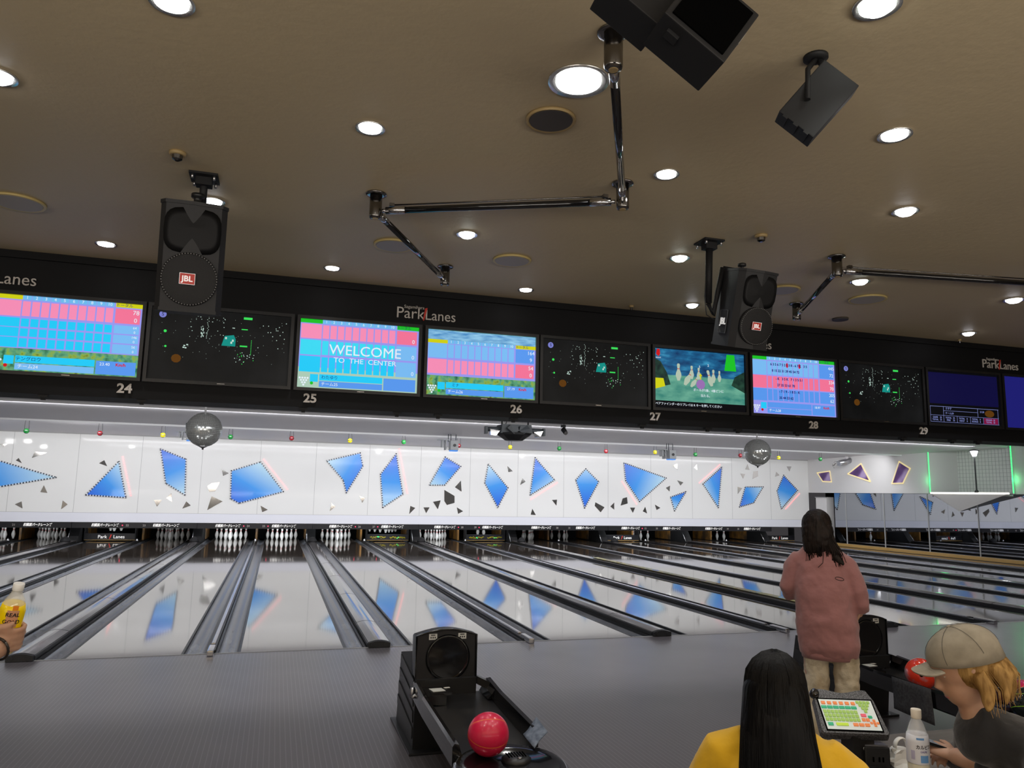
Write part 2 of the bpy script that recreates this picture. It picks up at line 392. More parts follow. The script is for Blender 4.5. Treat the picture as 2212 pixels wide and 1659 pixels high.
for k in range(-3, 6):
    xw = k*P+P/2
    if xw < XL+.6 or xw > RX-1: continue
    t = thing('ball_track_cover', 'wide dark glossy cover over the ball track between lanes %s and %s' % (NW(25+2*k), NW(26+2*k)), 'ball track cover', (xw, 0, 0), 'wide ball track covers')
    sec = cap_section(.113, .075)
    pr = k == 2
    mb = MB(); mb.loft([[(x, y, z) for x, z in sec] for y in (-.02, 16.95)], smooth=False); mb.build('cover', 'division_cap', t)
    for q_ in (-.119, .119): MB().box((q_, 8.45, .02), (.012, 16.9, .05)).build('side_skirt', 'gutter_lip', t)
    mb = MB(); mb.loft([[(x*1.02, -.05, z*.9+.004) for x, z in sec], [(x*1.04, 0.0, z*1.04) for x, z in sec]], smooth=False)
    mb.cyl((-.07, -.058, .035), (-.07, -.045, .035), .02, 12); mb.cyl((.07, -.058, .035), (.07, -.045, .035), .02, 12)
    mb.build('end_cap', 'black_plastic', t)
    mb = MB()
    for y in (1.3, 3.9, 6.5, 9.1, 11.7, 14.3): mb.loft([[(x*1.004, y+d, z*1.01+.0005) for x, z in sec] for d in (-.006, .006)], smooth=False)
    mb.build('joint', 'gutter_lip', t)
    if k == 2:
        mb = MB(); mb.box((.0, 5.2, .083), (.16, 9.5, .006)); o = mb.build('printed_strip', 'bumper_print', t); o['label'] = 'yellowish printed strip with coloured rings'
        for j, cc in enumerate(('red_glass', 'green_glass', 'blue_film', 'yellow_glass', 'red_glass', 'kick_orange', 'purple_film')):
            for q in range(2):
                mb = MB(); y = 1.0+.62*j+4.4*q
                for a in range(12): mb.box((.045*math.cos(a*PI/6), y+.09*math.sin(a*PI/6), .0875), (.02, .035, .003))
                mb.build('ring_print', cc, o)
    # black arched return hood at the far end of the cover
    if k < 4:
        mb = MB(); mb.lathe([(.14, 0), (.13, .06), (.08, .13), (.02, .16)], (0, 16.2, .06), 10); mb.build('rear_hood', 'black_metal', t)
# foul line edge
struct(MB().box(((XL+RX)/2, -.004, .002), (RX-XL, .012, .005)).build('trim_foul_line', 'seam_grey'))
# ---------------------------------------------------------------- pits
for k in range(-2, 7):
    if k*P < RX-.3:
        struct(MB().box((k*P, 18.95, .33), (.06, 1.35, .68)).build('wall_pit_partition', 'kick_orange'))
for k in range(-3, 6):
    xw = k*P+P/2
    if XL < xw < RX-1:
        t = thing('ball_lift_housing', 'dark housing under the masking strip between lanes %s and %s' % (NW(25+2*k), NW(26+2*k)), 'ball lift', (xw, 17.5, 0), 'ball lift housings')
        mb = MB(); mb.prism([(-.13, -.5, .0), (-.13, -.1, .5), (-.13, 1.9, .68), (-.13, 1.9, 0)], (.26, 0, 0)); mb.build('housing', 'black_metal', t)
        for q_ in (-.15, .15): MB().box((q_, 1.3, .34), (.03, 1.2, .62)).build('side_board', 'kick_orange', t)
        mb = MB(); mb.tube([(-.14, -.5, .02), (-.14, -.1, .5)], .012, 6); mb.build('guide_rail', 'steel', t)
# masking strips with lettering
LIT = {22, 24, 25, 26, 27, 28, 29, 32}
JP = '相模原パークレーンズ'
for k in range(-2, 7):
    if k*P > RX-.5: continue
    x0, x1 = k*P-P/2+.004, min(k*P+P/2-.004, RX-.01)
    a, c = 24+2*k, 25+2*k
    lab = 'black sign strip over the pits of lanes %s and %s' % (NW(a), NW(c)) if x1 < RX-.1 else 'short black sign strip at the right end of the pits'
    t = thing('masking_strip', lab, 'sign strip', ((x0+x1)/2, MY, .515), 'sign strips below the masking wall')
    MB().box((0, .03, 0), (x1-x0, .06, .165), bev=.004).build('board', 'strip_black', t)
    cx = (x0+x1)/2
    for sd, nn in ((-1, a), (1, c)):
        X = k*P+sd*.83-cx
        if X+cx > RX-.3 or nn > 36: continue
        text('lettering', JP, .098, (X, -.003, 0), 'white_letter', t, shear=.25, bold=.0022, sx=.74)
        if nn < 36: text('lane_number', str(nn), .085, (k*P+sd*.23-cx, -.003, -.002), 'number_silver', t)
        mb = MB(); mb.cyl((k*P+sd*.36-cx, -.012, 0), (k*P+sd*.36-cx, 0, 0), .016, 10); mb.build('indicator_light', 'led_red' if nn in LIT else 'bead_black', t)
# pins
mp_ = mat('pin_white', (.85, .84, .82), .22, coat=.5); n, l, b = nodes(mp_)
tc = n.new('ShaderNodeTexCoord'); sp = n.new('ShaderNodeSeparateXYZ'); l.new(tc.outputs['Object'], sp.inputs[0])
r = n.new('ShaderNodeValToRGB'); r.color_ramp.interpolation = 'CONSTANT'; e = r.color_ramp.elements
W_ = (.85, .84, .82, 1); R_ = (.62, .02, .03, 1)
e[0].position = 0; e[0].color = W_; e[1].position = .252/.4; e[1].color = R_
for pos, c_ in ((.264/.4, W_), (.276/.4, R_), (.288/.4, W_)): q = e.new(pos); q.color = c_
mr = n.new('ShaderNodeMath'); mr.operation = 'DIVIDE'; mr.inputs[1].default_value = .4; l.new(sp.outputs[2], mr.inputs[0]); l.new(mr.outputs[0], r.inputs[0]); l.new(r.outputs[0], b.inputs['Base Color'])
prof = [(.026, 0), (.029, .01), (.045, .06), (.0605, .11), (.0595, .14), (.05, .18), (.035, .22), (.0245, .25), (.023, .275), (.027, .30), (.032, .335), (.030, .36), (.02, .377), (.006, .381)]
pin0 = MB().lathe(prof, (0, 0, 0), 20).build('bowling_pin', 'pin_white'); used = [False]
PINPOS = {}
names = {1: 'front head pin', 2: 'left pin of the second row', 3: 'right pin of the second row', 4: 'left pin of the third row', 5: 'middle pin of the third row', 6: 'right pin of the third row', 7: 'leftmost pin of the back row', 8: 'inner left pin of the back row', 9: 'inner right pin of the back row', 10: 'rightmost pin of the back row'}
i = 1
for row in range(4):
    for j in range(row+1): PINPOS[i] = ((j-row/2)*.3048, row*.264); i += 1
def pin(lane, num, dz=0, tilt=0, extra=''):
    k = (lane-24)//2 if lane % 2 == 0 else (lane-25)//2
    xc = k*P+(-.81 if lane % 2 == 0 else .81)
    dx, dy = PINPOS[num]
    o = pin0 if not used[0] else pin0.copy()
    if used[0]: COL.objects.link(o)
    used[0] = True
    o.location = (xc+dx, 18.1+dy, dz); o.rotation_euler = (0, tilt, 0)
    tag(o, 'white bowling pin, %s on lane %s%s' % (names[num], NW(lane), extra), 'bowling pin', 'bowling pins on lane %s' % NW(lane))
FULL = range(1, 11)
for ln, ps in ((20, (3, 6, 10, 9)), (21, FULL), (23, FULL), (24, FULL), (25, FULL), (26, FULL), (28, FULL), (30, (1, 2, 3, 5, 6)), (31, (7, 8, 9, 2)), (33, (7, 8, 9)), (34, (4,)), (35, (7, 8, 9, 5))):
    for q in ps: pin(ln, q)
for q in (1, 2, 3): pin(22, q, .27, extra=', lifted')
for q in (1, 2, 3, 4, 6, 7, 10): pin(27, q, .25, extra=', lifted')
for q in (5, 3): pin(29, q, .14, extra=', lifted')
for ln, z_ in ((22, .651), (27, .631), (29, .521)):
    k = (ln-24)//2 if ln % 2 == 0 else (ln-25)//2
    xc = k*P+(-.81 if ln % 2 == 0 else .81)
    t = thing('pin_setter', 'dark pin setter table gripping the lifted pins of lane %s' % NW(ln), 'pin setter', (xc, 18.5, z_), 'pin setters')
    MB().box((0, 0, .012), (1.2, 1.0, .024)).build('table_plate', 'black_metal', t)
    if z_ < .6: MB().cyl((0, 0, .02), (0, 0, .69-z_), .05, 12).build('column', 'black_metal', t)
# lowered pin boards
for ln, sty in ((22, 0), (32, 0), (36, 0), (27, 1), (29, 1)):
    k = (ln-24)//2 if ln % 2 == 0 else (ln-25)//2
    xc = k*P+(-.81 if ln % 2 == 0 else .81)
    t = thing('pin_sweep_board', 'dark sweep board lowered at the end of lane %s' % NW(ln), 'sweep board', (xc, 17.55, .03), 'sweep boards')
    MB().box((0, 0, .105), (1.42, .04, .2), bev=.008).build('board', 'strip_black', t)
    MB().box((0, -.022, .006), (1.40, .02, .012)).build('bottom_edge', 'brass', t)
    for q_ in (-.70, .70): MB().box((q_, .15, .25), (.03, .35, .5)).build('arm', 'black_metal', t)
    if sty == 0:
        text('lettering', 'Park', .14, (-.21, -.023, .10), 'white_letter', t); text('lettering', 'Lanes', .14, (.25, -.023, .10), 'white_letter', t)
        mb = MB(); mb.poly([(-.02, -.026, .04), (.0, -.026, .04), (.05, -.026, .17), (.015, -.026, .17)]); mb.build('logo_slash', 'led_warm' if 0 else 'red_badge', t)
    else:
        mb = MB(); rr = random.Random(ln)
        for s_ in (-.33, .33):
            for j in range(26):
                mb.use(rr.choice(['yellow_glass', 'yellow_glass', 'led_green']) if abs(j-13) < 3 else 'yellow_glass')
                mb.box((s_-.25+.02*j, -.023, .10+rr.uniform(-.03, .03)), (.03, .004, .022))
        mb.build('printed_pattern', None, t)
# pin deck lamps (under the mask, above the pins)
for ln, pw in ((20, 5), (21, .5), (22, 3), (23, .5), (24, 7), (25, 7), (26, 7), (27, 4), (28, 6), (29, 3), (30, .5), (31, .5), (32, 5), (33, 4), (34, 5), (35, 1), (36, 1)):
    k = (ln-24)//2 if ln % 2 == 0 else (ln-25)//2
    area('pin_deck_light', (k*P+(-.81 if ln % 2 == 0 else .81), 17.1, .66), (0, 1, -.3), .9, .05, pw*2.2, (.9, .95, 1))
# small hidden floodlights behind the second baffle: their glints show on the glossy wall
for px_, py_, sz in ((22, 953, .28), (60, 953, .22), (95, 965, .2), (285, 965, .13), (818, 975, .14), (1128, 984, .12)):
    g = at(px_, py_, 'y', MY); L = CAM+(g-CAM)*((MY-CAM.y+MY-12.6)/(MY-CAM.y))
    area('floodlight_glow', (L.x, 12.6, min(L.z, 3.2)), (0, 1, -.35), sz, sz*.6, 14)
# ================================================================ shards on the masking wall
Z5 = lambda p: (p[0]/3.95, 840+p[1]/3.95)
Z6 = lambda p: (540+p[0]/3.95, 860+p[1]/3.95)
Z7 = lambda p: (1060+p[0]/3.95, 880+p[1]/3.95)
Z8 = lambda p: (1560+p[0]/3.393, 900+p[1]/3.393)
def wallpts(Z, pts, ax='y', v=MY-.012): return [at(*Z(q), ax, v) for q in pts]
def shard(Z, pts, film, name, label, group, ax='y', v=MY-.004, beads=('bead_black', 'bead_white')):
    W3 = [at(*Z(q), ax, v) for q in pts]; c = sum(W3, Vector())/len(W3)
    nrm = Vector((0, -1, 0)) if ax == 'y' else Vector((-1, 0, 0))
    t = thing(name, label, 'wall decoration', c, group)
    L = [p-c for p in W3]
    MB().prism([p for p in L], nrm*.012).build('film_panel', film, t)
    mb = MB(); n = len(L); step = .038
    mb.use(beads[1]).prism([p*1.012 for p in L], nrm*.008)
    for i in range(n):
        a, b_ = L[i], L[(i+1) % n]; d = b_-a; k = max(1, int(d.length/step)); dr = d.normalized(); sd = dr.cross(nrm)
        rot = Matrix((dr, nrm, sd)).transposed()
        for j in range(k+1):
            mb.use(beads[j % 2]).box(a+d*(j/k)+nrm*.02, (step*.6, .022, .042), rot)
    mb.build('edge_bulbs', None, t)
    return t
SH = [(Z5, [(-350, 513), (480, 755), (-350, 893)], 'large blue triangle pointing right at the left end of the white wall'),
 (Z5, [(1015, 620), (1075, 928), (735, 905)], 'blue triangle above lanes twenty-one and twenty-two beside a pink light line'),
 (Z5, [(1370, 512), (1588, 600), (1578, 905), (1415, 805)], 'tall blue four-sided shard left of and below the left mirror ball'),
 (lambda p: p, [(500, 1017), (563, 998), (612, 1062), (516, 1087), (498, 1077)], 'big blue five-sided shard right of the left mirror ball'),
 (Z6, [(655, 535), (940, 468), (963, 582), (822, 808), (795, 700)], 'blue shard tapering to a point at the bottom above lane twenty-six'),
 (Z6, [(1247, 475), (1303, 820), (1133, 932), (1113, 650)], 'tall blue shard above lane twenty-seven with a pink light line on its right'),
 (Z6, [(1665, 503), (1798, 583), (1660, 742), (1530, 742)], 'slanted blue shard under the white moving light above lane twenty-eight'),
 (Z6, [(2033, 565), (2200, 765), (2113, 932), (2003, 725)], 'blue kite shard with pale top above lane twenty-nine'),
 (Z7, [(378, 430), (543, 620), (335, 748)], 'blue triangle above lane thirty with a pink light line under it'),
 (Z7, [(810, 525), (920, 635), (800, 858), (725, 620)], 'blue kite shard above lane thirty-one'),
 (Z7, [(1135, 473), (1495, 603), (1268, 803), (1150, 625)], 'largest blue shard on the right half of the wall, above lane thirty-two'),
 (Z7, [(1665, 718), (1567, 882), (1533, 765)], 'smallest blue triangle, low on the wall above lane thirty-three'),
 (Z7, [(1970, 510), (1940, 855), (1810, 655)], 'narrow blue triangle above lane thirty-four, pink line at its upper left'),
 (Z8, [(168, 515), (298, 515), (228, 632), (125, 662)], 'flat-topped blue shard below the right mirror ball'),
 (Z8, [(448, 430), (550, 540), (432, 675), (400, 545)], 'blue kite shard at the right end of the white wall')]
# pale corner of each print, in wall directions (right, up)
PALE = [(.2, .1), (1, .9), (.5, -1), (.6, 1), (-1, .6), (0, -1), (-.7, -1), (-.3, 1), (.6, -.7), (0, 1), (1, -.5), (-.3, -1), (-.7, -.3), (1, .5), (-.3, -1)]
for i_, (Z, pts, lab) in enumerate(SH):
    W3 = [at(*Z(q_), 'y', MY) for q_ in pts]; c_ = sum(W3, Vector())/len(W3); d_ = Vector((PALE[i_][0], 0, PALE[i_][1])).normalized()
    hf = max(abs((w3-c_).dot(d_)) for w3 in W3)
    shard(Z, pts, film('blue_film_print_'+'abcdefghijklmnop'[i_], d_, hf*.95, (.02, .11, .62), (.03, .26, .72), (.42, .62, .74)), 'blue_shard', lab, 'blue shards on the white wall')
for pts, lab in (([(700, 413), (790, 400), (803, 478), (740, 475)], 'small purple four-sided shard nearest the corner on the side wall'),
                 ([(925, 420), (1020, 345), (1088, 475)], 'purple triangle on the side wall'),
                 ([(1300, 330), (1380, 380), (1328, 488), (1248, 490)], 'tall purple shard beside the green-lit alcove')):
    shard(Z8, pts, 'purple_film', 'purple_shard', lab, 'purple shards on the side wall', 'x', RX-.002, ('bead_cream', 'bead_cream'))
# pink light lines
for Z, a, b_, lab in ((Z5, (1045, 570), (1118, 920), 'right of the blue triangle above lane twenty-two'), (Z6, (110, 515), (325, 785), 'right of the big five-sided blue shard'),
    (Z6, (1272, 425), (1345, 820), 'right of the tall blue shard above lane twenty-seven'), (Z7, (335, 790), (575, 637), 'under the blue triangle above lane thirty'),
    (Z7, (1115, 625), (1250, 832), 'left of the largest blue shard'), (Z7, (1775, 648), (1960, 485), 'over the narrow blue triangle above lane thirty-four'), (Z8, (462, 680), (570, 560), 'beside the rightmost blue kite shard')):
    p0 = at(*Z(a), 'y', MY-.01); p1 = at(*Z(b_), 'y', MY-.01); mb = MB(); d = p1-p0; dr = d.normalized(); nr = Vector((0, -1, 0)); rot = Matrix((dr, nr, dr.cross(nr))).transposed()
    k = int(d.length/.065); c = (p0+p1)/2
    mb.use('white_plastic').box((0, .004, 0), (d.length, .008, .03), rot)
    mb.use('led_pink')
    for j in range(k): mb.box(p0+d*((j+.5)/k)-c+Vector((0, -.004, 0)), (.02, .01, .05), rot)
    tag(mb.build('led_strip', None, loc=c), 'pink lit strip of lamps '+lab, 'light strip', 'pink light strips')
# small mirror shards
MS = [(Z5, s) for s in ([(375, 822), (405, 888), (345, 880)], [(185, 960), (193, 1020), (127, 985)], [(535, 952), (578, 985), (522, 1027)], [(1313, 948), (1380, 948), (1340, 1005)],
 [(1463, 890), (1466, 962), (1418, 932)], [(1590, 960), (1628, 995), (1555, 1022)], [(1892, 685), (1953, 720), (1903, 742)], [(1875, 797), (1835, 875), (1785, 878), (1770, 830), (1805, 805)],
 [(1805, 915), (1900, 960), (1768, 1035)], [(300, 535), (403, 545), (272, 590)], [(0, 470), (60, 470), (30, 500)], [(845, 635), (890, 608), (915, 660)], [(135, 610), (160, 590), (188, 635)])]
MS += [(Z6, s) for s in ([(90, 918), (152, 952), (105, 973)], [(697, 893), (729, 928), (681, 963)], [(932, 832), (982, 850), (958, 893)], [(1368, 920), (1410, 937), (1358, 990)], [(1480, 932), (1532, 932), (1503, 982)],
 [(1562, 885), (1627, 872), (1602, 948)], [(1658, 783), (1745, 835), (1745, 893), (1680, 912), (1658, 878)], [(1800, 703), (1805, 798), (1748, 760)], [(1765, 932), (1818, 965), (1776, 987)])]
MS += [(Z7, s) for s in ([(142, 500), (188, 545), (150, 552)], [(270, 603), (297, 635), (250, 662)], [(522, 790), (565, 788), (560, 838)], [(355, 865), (384, 918), (341, 915)], [(893, 810), (970, 852), (937, 895), (887, 840)],
 [(1053, 812), (1053, 872), (1020, 845)], [(1162, 766), (1168, 820), (1108, 838), (1125, 777)], [(1188, 855), (1232, 855), (1212, 900)], [(1318, 848), (1334, 905), (1297, 887)], [(1400, 830), (1447, 857), (1415, 875)],
 [(1590, 483), (1593, 533), (1548, 497)], [(1590, 622), (1643, 640), (1618, 667)], [(1530, 668), (1525, 717), (1493, 687)], [(1757, 483), (1763, 538), (1733, 515)])]
MS += [(Z8, s) for s in ([(185, 348), (200, 390), (168, 387)], [(133, 417), (168, 420), (152, 455)], [(260, 397), (262, 437), (222, 457), (228, 402)], [(113, 515), (147, 525), (113, 567)], [(472, 365), (507, 365), (492, 403)], [(395, 405), (420, 430), (388, 440)])]
seen = {}
for Z, s in MS:
    W3 = [at(*Z(q), 'y', MY-.003) for q in s]; c = sum(W3, Vector())/len(W3)
    cpx = sum(Z(q)[0] for q in s)/len(s)
    size = max((a-b_).length for a in W3 for b_ in W3)
    ln = None
    for L_ in range(19, 37):
        k = (L_-24)//2 if L_ % 2 == 0 else (L_-25)//2
        xc = k*P+(-.855 if L_ % 2 == 0 else .855)
        if abs(c.x-xc) <= .8551: ln = L_
    hgt = 'high' if c.z > 2.3 else ('mid-height' if c.z > 1.75 else 'low')
    shp = {3: 'triangular', 4: 'four-sided', 5: 'five-sided'}[len(s)]
    xk = (ln-24)//2*P-.855 if ln % 2 == 0 else (ln-25)//2*P+.855
    lr = 'left' if c.x < xk-.25 else ('right' if c.x > xk+.25 else 'centre')
    lab = '%s %s mirror shard %s on the white wall, %s part above lane %s' % ('large' if size > .42 else 'small', shp, hgt, lr, NW(ln))
    seen[lab] = seen.get(lab, 0)+1
    if seen[lab] > 1: lab = lab.replace('mirror shard', 'second mirror shard')
    L = [p-c for p in W3]
    o = MB().prism(L, (0, -.008, 0)).build('mirror_shard', 'mirror_small', loc=c)
    rr = random.Random(int(cpx)); o.rotation_euler = (rr.uniform(-.012, .012), 0, rr.uniform(-.012, .012))
    tag(o, lab, 'mirror tile', 'small mirror shards on the white wall')
# ================================================================ bulkhead: monitors, logos, numbers
def em(name, r, g, b_, s=1.0):
    c = srgb(r, g, b_); m = mat(name, tuple(x*.03 for x in c), .5, emit=c, estr=s, spec=.1); return name
for n_, c in (('scr_cyan', (35, 200, 245)), ('scr_blue', (88, 150, 235)), ('scr_sky', (120, 185, 240)), ('scr_pink', (243, 140, 180)), ('scr_rose', (240, 115, 150)), ('scr_green', (30, 190, 40)), ('scr_yellow', (205, 205, 20)),
              ('scr_lilac', (150, 150, 235)), ('scr_head', (110, 185, 235)), ('scr_white', (225, 235, 245)), ('scr_dark', (40, 45, 90)), ('scr_maroon', (120, 20, 60)), ('scr_sand', (170, 200, 180)), ('scr_red', (200, 25, 30)),
              ('scr_purple', (150, 110, 175)), ('scr_teal', (60, 140, 135)), ('scr_pin', (175, 190, 170)), ('scr_line', (130, 140, 200)), ('scr_black', (10, 10, 14)), ('city_white', (190, 215, 205)), ('city_green', (60, 220, 90)), ('city_teal', (20, 140, 130)), ('city_orange', (90, 55, 15)), ('logo_lilac', (120, 125, 200)), ('city_dim', (14, 16, 16)), ('scr_cyan2', (60, 215, 240)), ('scr_navy', (30, 30, 110))): em(n_, *c)
def emnoise(name, stops, scale, stretch=(1, 1, 1), s=1.0):
    m = mat(name, (.005, .005, .005), .4, emit=(1, 1, 1), estr=s, spec=.2); n, l, b = nodes(m)
    tc = n.new('ShaderNodeTexCoord'); mp = n.new('ShaderNodeMapping'); mp.inputs['Scale'].default_value = stretch
    t = n.new('ShaderNodeTexNoise'); t.inputs['Scale'].default_value = scale; t.inputs['Detail'].default_value = 5
    r = n.new('ShaderNodeValToRGB'); e = r.color_ramp.elements
    while len(e) < len(stops): e.new(.5)
    for k, (p_, c) in enumerate(stops): e[k].position = p_; e[k].color = (*srgb(*c), 1)
    l.new(tc.outputs['Object'], mp.inputs[0]); l.new(mp.outputs[0], t.inputs['Vector']); l.new(t.outputs[0], r.inputs[0]); l.new(r.outputs[0], b.inputs['Emission Color'])
    return name
emnoise('scr_seabed', [(.3, (20, 90, 60)), (.5, (90, 160, 120)), (.62, (140, 170, 60)), (.75, (40, 60, 40))], 18)
emnoise('scr_water', [(.3, (60, 130, 190)), (.7, (150, 205, 235))], 8, (1, 1, 5))
emnoise('scr_deep', [(.3, (10, 45, 90)), (.55, (25, 95, 140)), (.75, (60, 150, 190))], 6, (1, 1, 3))
emnoise('scr_floor_sand', [(.3, (40, 120, 110)), (.7, (110, 175, 150))], 5, (1, 1, 2.5))
emnoise('scr_rock', [(.3, (10, 30, 30)), (.7, (35, 70, 55))], 20)
emnoise('city_haze', [(.35, (6, 7, 8)), (.7, (20, 21, 22))], 3)
SZ0, SZ1 = 2.557, 3.163
def monitor(x0, x1, label, on=True):
    cx = (x0+x1)/2; w_ = x1-x0
    t = thing('scoring_monitor', label, 'monitor', (cx, BY-.004, SZ0), 'monitors in the black bulkhead')
    fr = .028; y = -.015
    mb = MB(); h = SZ1-SZ0
    for c, d in (((0, y, -fr/2), (w_+2*fr, .03, fr)), ((0, y, h+fr/2), (w_+2*fr, .03, fr)), ((-w_/2-fr/2, y, h/2), (fr, .03, h)), ((w_/2+fr/2, y, h/2), (fr, .03, h))): mb.box(c, d)
    mb.build('frame', 'black_plastic', t)
    MB().box((.02, -.031, -fr/2), (.06, .004, .006)).build('maker_badge', 'cap_chrome', t)
    return t, w_, h
def rects(mb, y, lst):   # (material, u0,u1,v0,v1) in fractions
    for m_, a, b_, c, d in lst: mb.use(m_).xzrect(a, b_, c, d, y)
def tx(par, s, size, x, z, m_, y=-.012, bold=0): return text('screen_text', s, size, (x, y, z), m_, par, ext=.0005, bold=bold)
def screen(t, w_, h, base):
    return MB().box((0, -.004, h/2), (w_, .006, h)).build('screen', base, t)
def board(t, w_, h, rows, head, total, lower, hx0=.18, tot_lab='トータル', name='テングロウ', team='チーム24', speed='23.40', top=0, scores=None):
    s = screen(t, w_, h, lower)
    X = lambda u: (u-.5)*w_; Zv = lambda v: v*h
    mb = MB(); cw = (.80-hx0)/10
    ztop = 1-top
    mb.use('scr_lilac').xzrect(X(.0), X(1), Zv(.30), Zv(ztop), -.0075)
    mb.use(total).xzrect(X(.81), X(1), Zv(ztop-.055), Zv(ztop), -.008); mb.use(total).xzrect(X(0), X(hx0), Zv(ztop-.055), Zv(ztop), -.008)
    for j in range(10): mb.use('scr_head').xzrect(X(hx0+cw*j+.002), X(hx0+cw*(j+1)-.002), Zv(ztop-.055), Zv(ztop), -.008)
    for (c1, c2, v0, v1, vals) in rows:
        mb.use(c1).xzrect(X(.008), X(hx0-.004), Zv(v0), Zv(v1), -.009)
        for j in range(10): mb.use(c1).xzrect(X(hx0+cw*j+.005), X(hx0+cw*(j+1)-.005), Zv(v0+.008), Zv(v1-.006), -.009)
        mb.use(c2).xzrect(X(.81), X(.985), Zv(v0+.005), Zv(v1-.003), -.009)
    mb.use('scr_cyan' if head != 2 else 'scr_blue').xzrect(X(.175), X(.70), Zv(.115), Zv(.205), -.009); mb.use('scr_blue' if head else 'scr_sky').xzrect(X(.175), X(.70), Zv(.02), Zv(.105), -.009)
    mb.use('scr_blue').xzrect(X(.71), X(.985), Zv(.02), Zv(.20), -.009)
    mb.use('scr_cyan').xzrect(X(.10), X(.165), Zv(.09), Zv(.2), -.009)
    mb.build('score_table', None, s)
    for j in range(10): tx(s, str(j+1), .034*w_/1.05, X(hx0+cw*(j+.5)), Zv(ztop-.028), 'scr_white')
    tx(s, tot_lab, .032, X(.87), Zv(ztop-.028), 'scr_dark')
    for (c1, c2, v0, v1, vals) in rows:
        hh = (v1-v0)/2
        for q, vv in enumerate(vals): tx(s, vv, .05 if (v1-v0) > .13 else .028, X(.955), Zv(v1-hh*(q+.5)), 'scr_white')
    tx(s, name, .036, X(.26), Zv(.16), 'scr_navy'); tx(s, team, .036, X(.26), Zv(.062), 'scr_white')
    if speed: tx(s, speed, .034, X(.77), Zv(.155), 'scr_white'); tx(s, 'Km/h', .034, X(.88), Zv(.155), 'scr_red', bold=.001)
    mb = MB(); mb.use('scr_green' if head == 1 else 'scr_red')
    ring = [(X(.115)+.014*math.cos(a*PI/8), -.010, Zv(.07)+.014*math.sin(a*PI/8)) for a in range(16)]; mb.poly(ring)
    mb.use('scr_white')
    for r_ in range(4):
        for q in range(r_+1):
            cxp, czp = X(.05)+(q-r_/2)*.022, Zv(.04)+r_*.02
            mb.poly([(cxp+.009*math.cos(a*PI/5), -.010, czp+.009*math.sin(a*PI/5)) for a in range(10)])
    mb.build('pin_diagram', None, s)
    return s
s24 = (-1.66, -.60); s25 = (.655, 1.695); s26 = (1.779, 2.82)
S = lambda r, k: (r[0]+k*P, r[1]+k*P)
t, w_, h = monitor(*s24, 'lit score monitor of lane twenty-four with pink top row and blue rows')
board(t, w_, h, [('scr_pink', 'scr_rose', .72, .93, ('78', '0')), ('scr_cyan', 'scr_sky', .58, .70, ('64', '0')), ('scr_cyan', 'scr_sky', .45, .57, ('146', '0')), ('scr_cyan', 'scr_sky', .31, .44, ('56', '0'))], 0, 'scr_yellow', 'scr_seabed')
t, w_, h = monitor(*s25, 'lit score monitor of lane twenty-five reading WELCOME TO THE CENTER')
s = board(t, w_, h, [('scr_pink', 'scr_rose', .72, .93, ('', '0')), ('scr_cyan2', 'scr_sky', .48, .70, ('', '0')), ('scr_cyan', 'scr_sky', .23, .46, ('', '0'))], 1, 'scr_green', 'scr_sand', name='わたゆり', team='チーム25', speed=None)
text('screen_text', 'WELCOME', .125, (.05, -.014, .345), 'scr_white', s, ext=.0005, sx=1.05); text('screen_text', 'TO  THE  CENTER', .062, (.05, -.014, .255), 'scr_white', s, ext=.0005, sx=1.1)
t, w_, h = monitor(*s26, 'lit score monitor of lane twenty-six with water above and one pink row')
s = board(t, w_, h, [('scr_sky', 'scr_blue', .57, .79, ('164', '9')), ('scr_pink', 'scr_rose', .33, .55, ('54', '0'))], 1, 'scr_yellow', 'scr_seabed', name='ミナ', team='チーム26', speed='27.19', top=.15)
MB().xzrect(-w_/2+.002, w_/2-.002, h*.85, h-.002, -.0095).build('water_picture', 'scr_water', s)
# lane twenty-seven: undersea spare picture
t, w_, h = monitor(*S(s25, 1), 'monitor of lane twenty-seven showing an undersea picture with bowling pins')
s = screen(t, w_, h, 'scr_black')
mb = MB(); z0 = .075
mb.use('scr_deep').xzrect(-w_/2+.005, w_/2-.005, h*.55, h-.005, -.008); mb.use('scr_floor_sand').xzrect(-w_/2+.005, w_/2-.005, z0, h*.56, -.008)
mb.use('scr_rock'); mb.poly([(-w_/2+.005, -.0085, .20), (-.34, -.0085, .24), (-.38, -.0085, .36), (-.45, -.0085, .47), (-w_/2+.005, -.0085, .5)]); mb.poly([(w_/2-.005, -.0085, .2), (w_/2-.005, -.0085, .42), (.40, -.0085, .36), (.36, -.0085, .27)])
mb.use('scr_green'); mb.poly([(.28, -.009, .42), (.42, -.009, .42), (.40, -.009, .59), (.31, -.009, .59)]); mb.use('scr_yellow'); mb.poly([(-w_/2+.01, -.009, .19), (-.40, -.009, .22), (-.42, -.009, .30), (-w_/2+.01, -.009, .3)])
def scrpin(mb, x, z, s_, ang, m_='scr_pin', y=-.0095):
    pts = [(r_, q) for r_, q in prof]; out = [(r_, q) for r_, q in pts]+[(-r_, q) for r_, q in reversed(pts)]
    ca, sa = math.cos(ang), math.sin(ang)
    mb.use(m_).poly([(x+(a*ca+b_*sa)*s_*1.15, y, z+(b_*ca-a*sa)*s_) for a, b_ in out])
    mb.use('scr_red'); mb.poly([(x+(a*ca+b_*sa)*s_*1.15, y-.0005, z+(b_*ca-a*sa)*s_) for a, b_ in ((-.026, .255), (.026, .255), (.025, .268), (-.025, .268))])
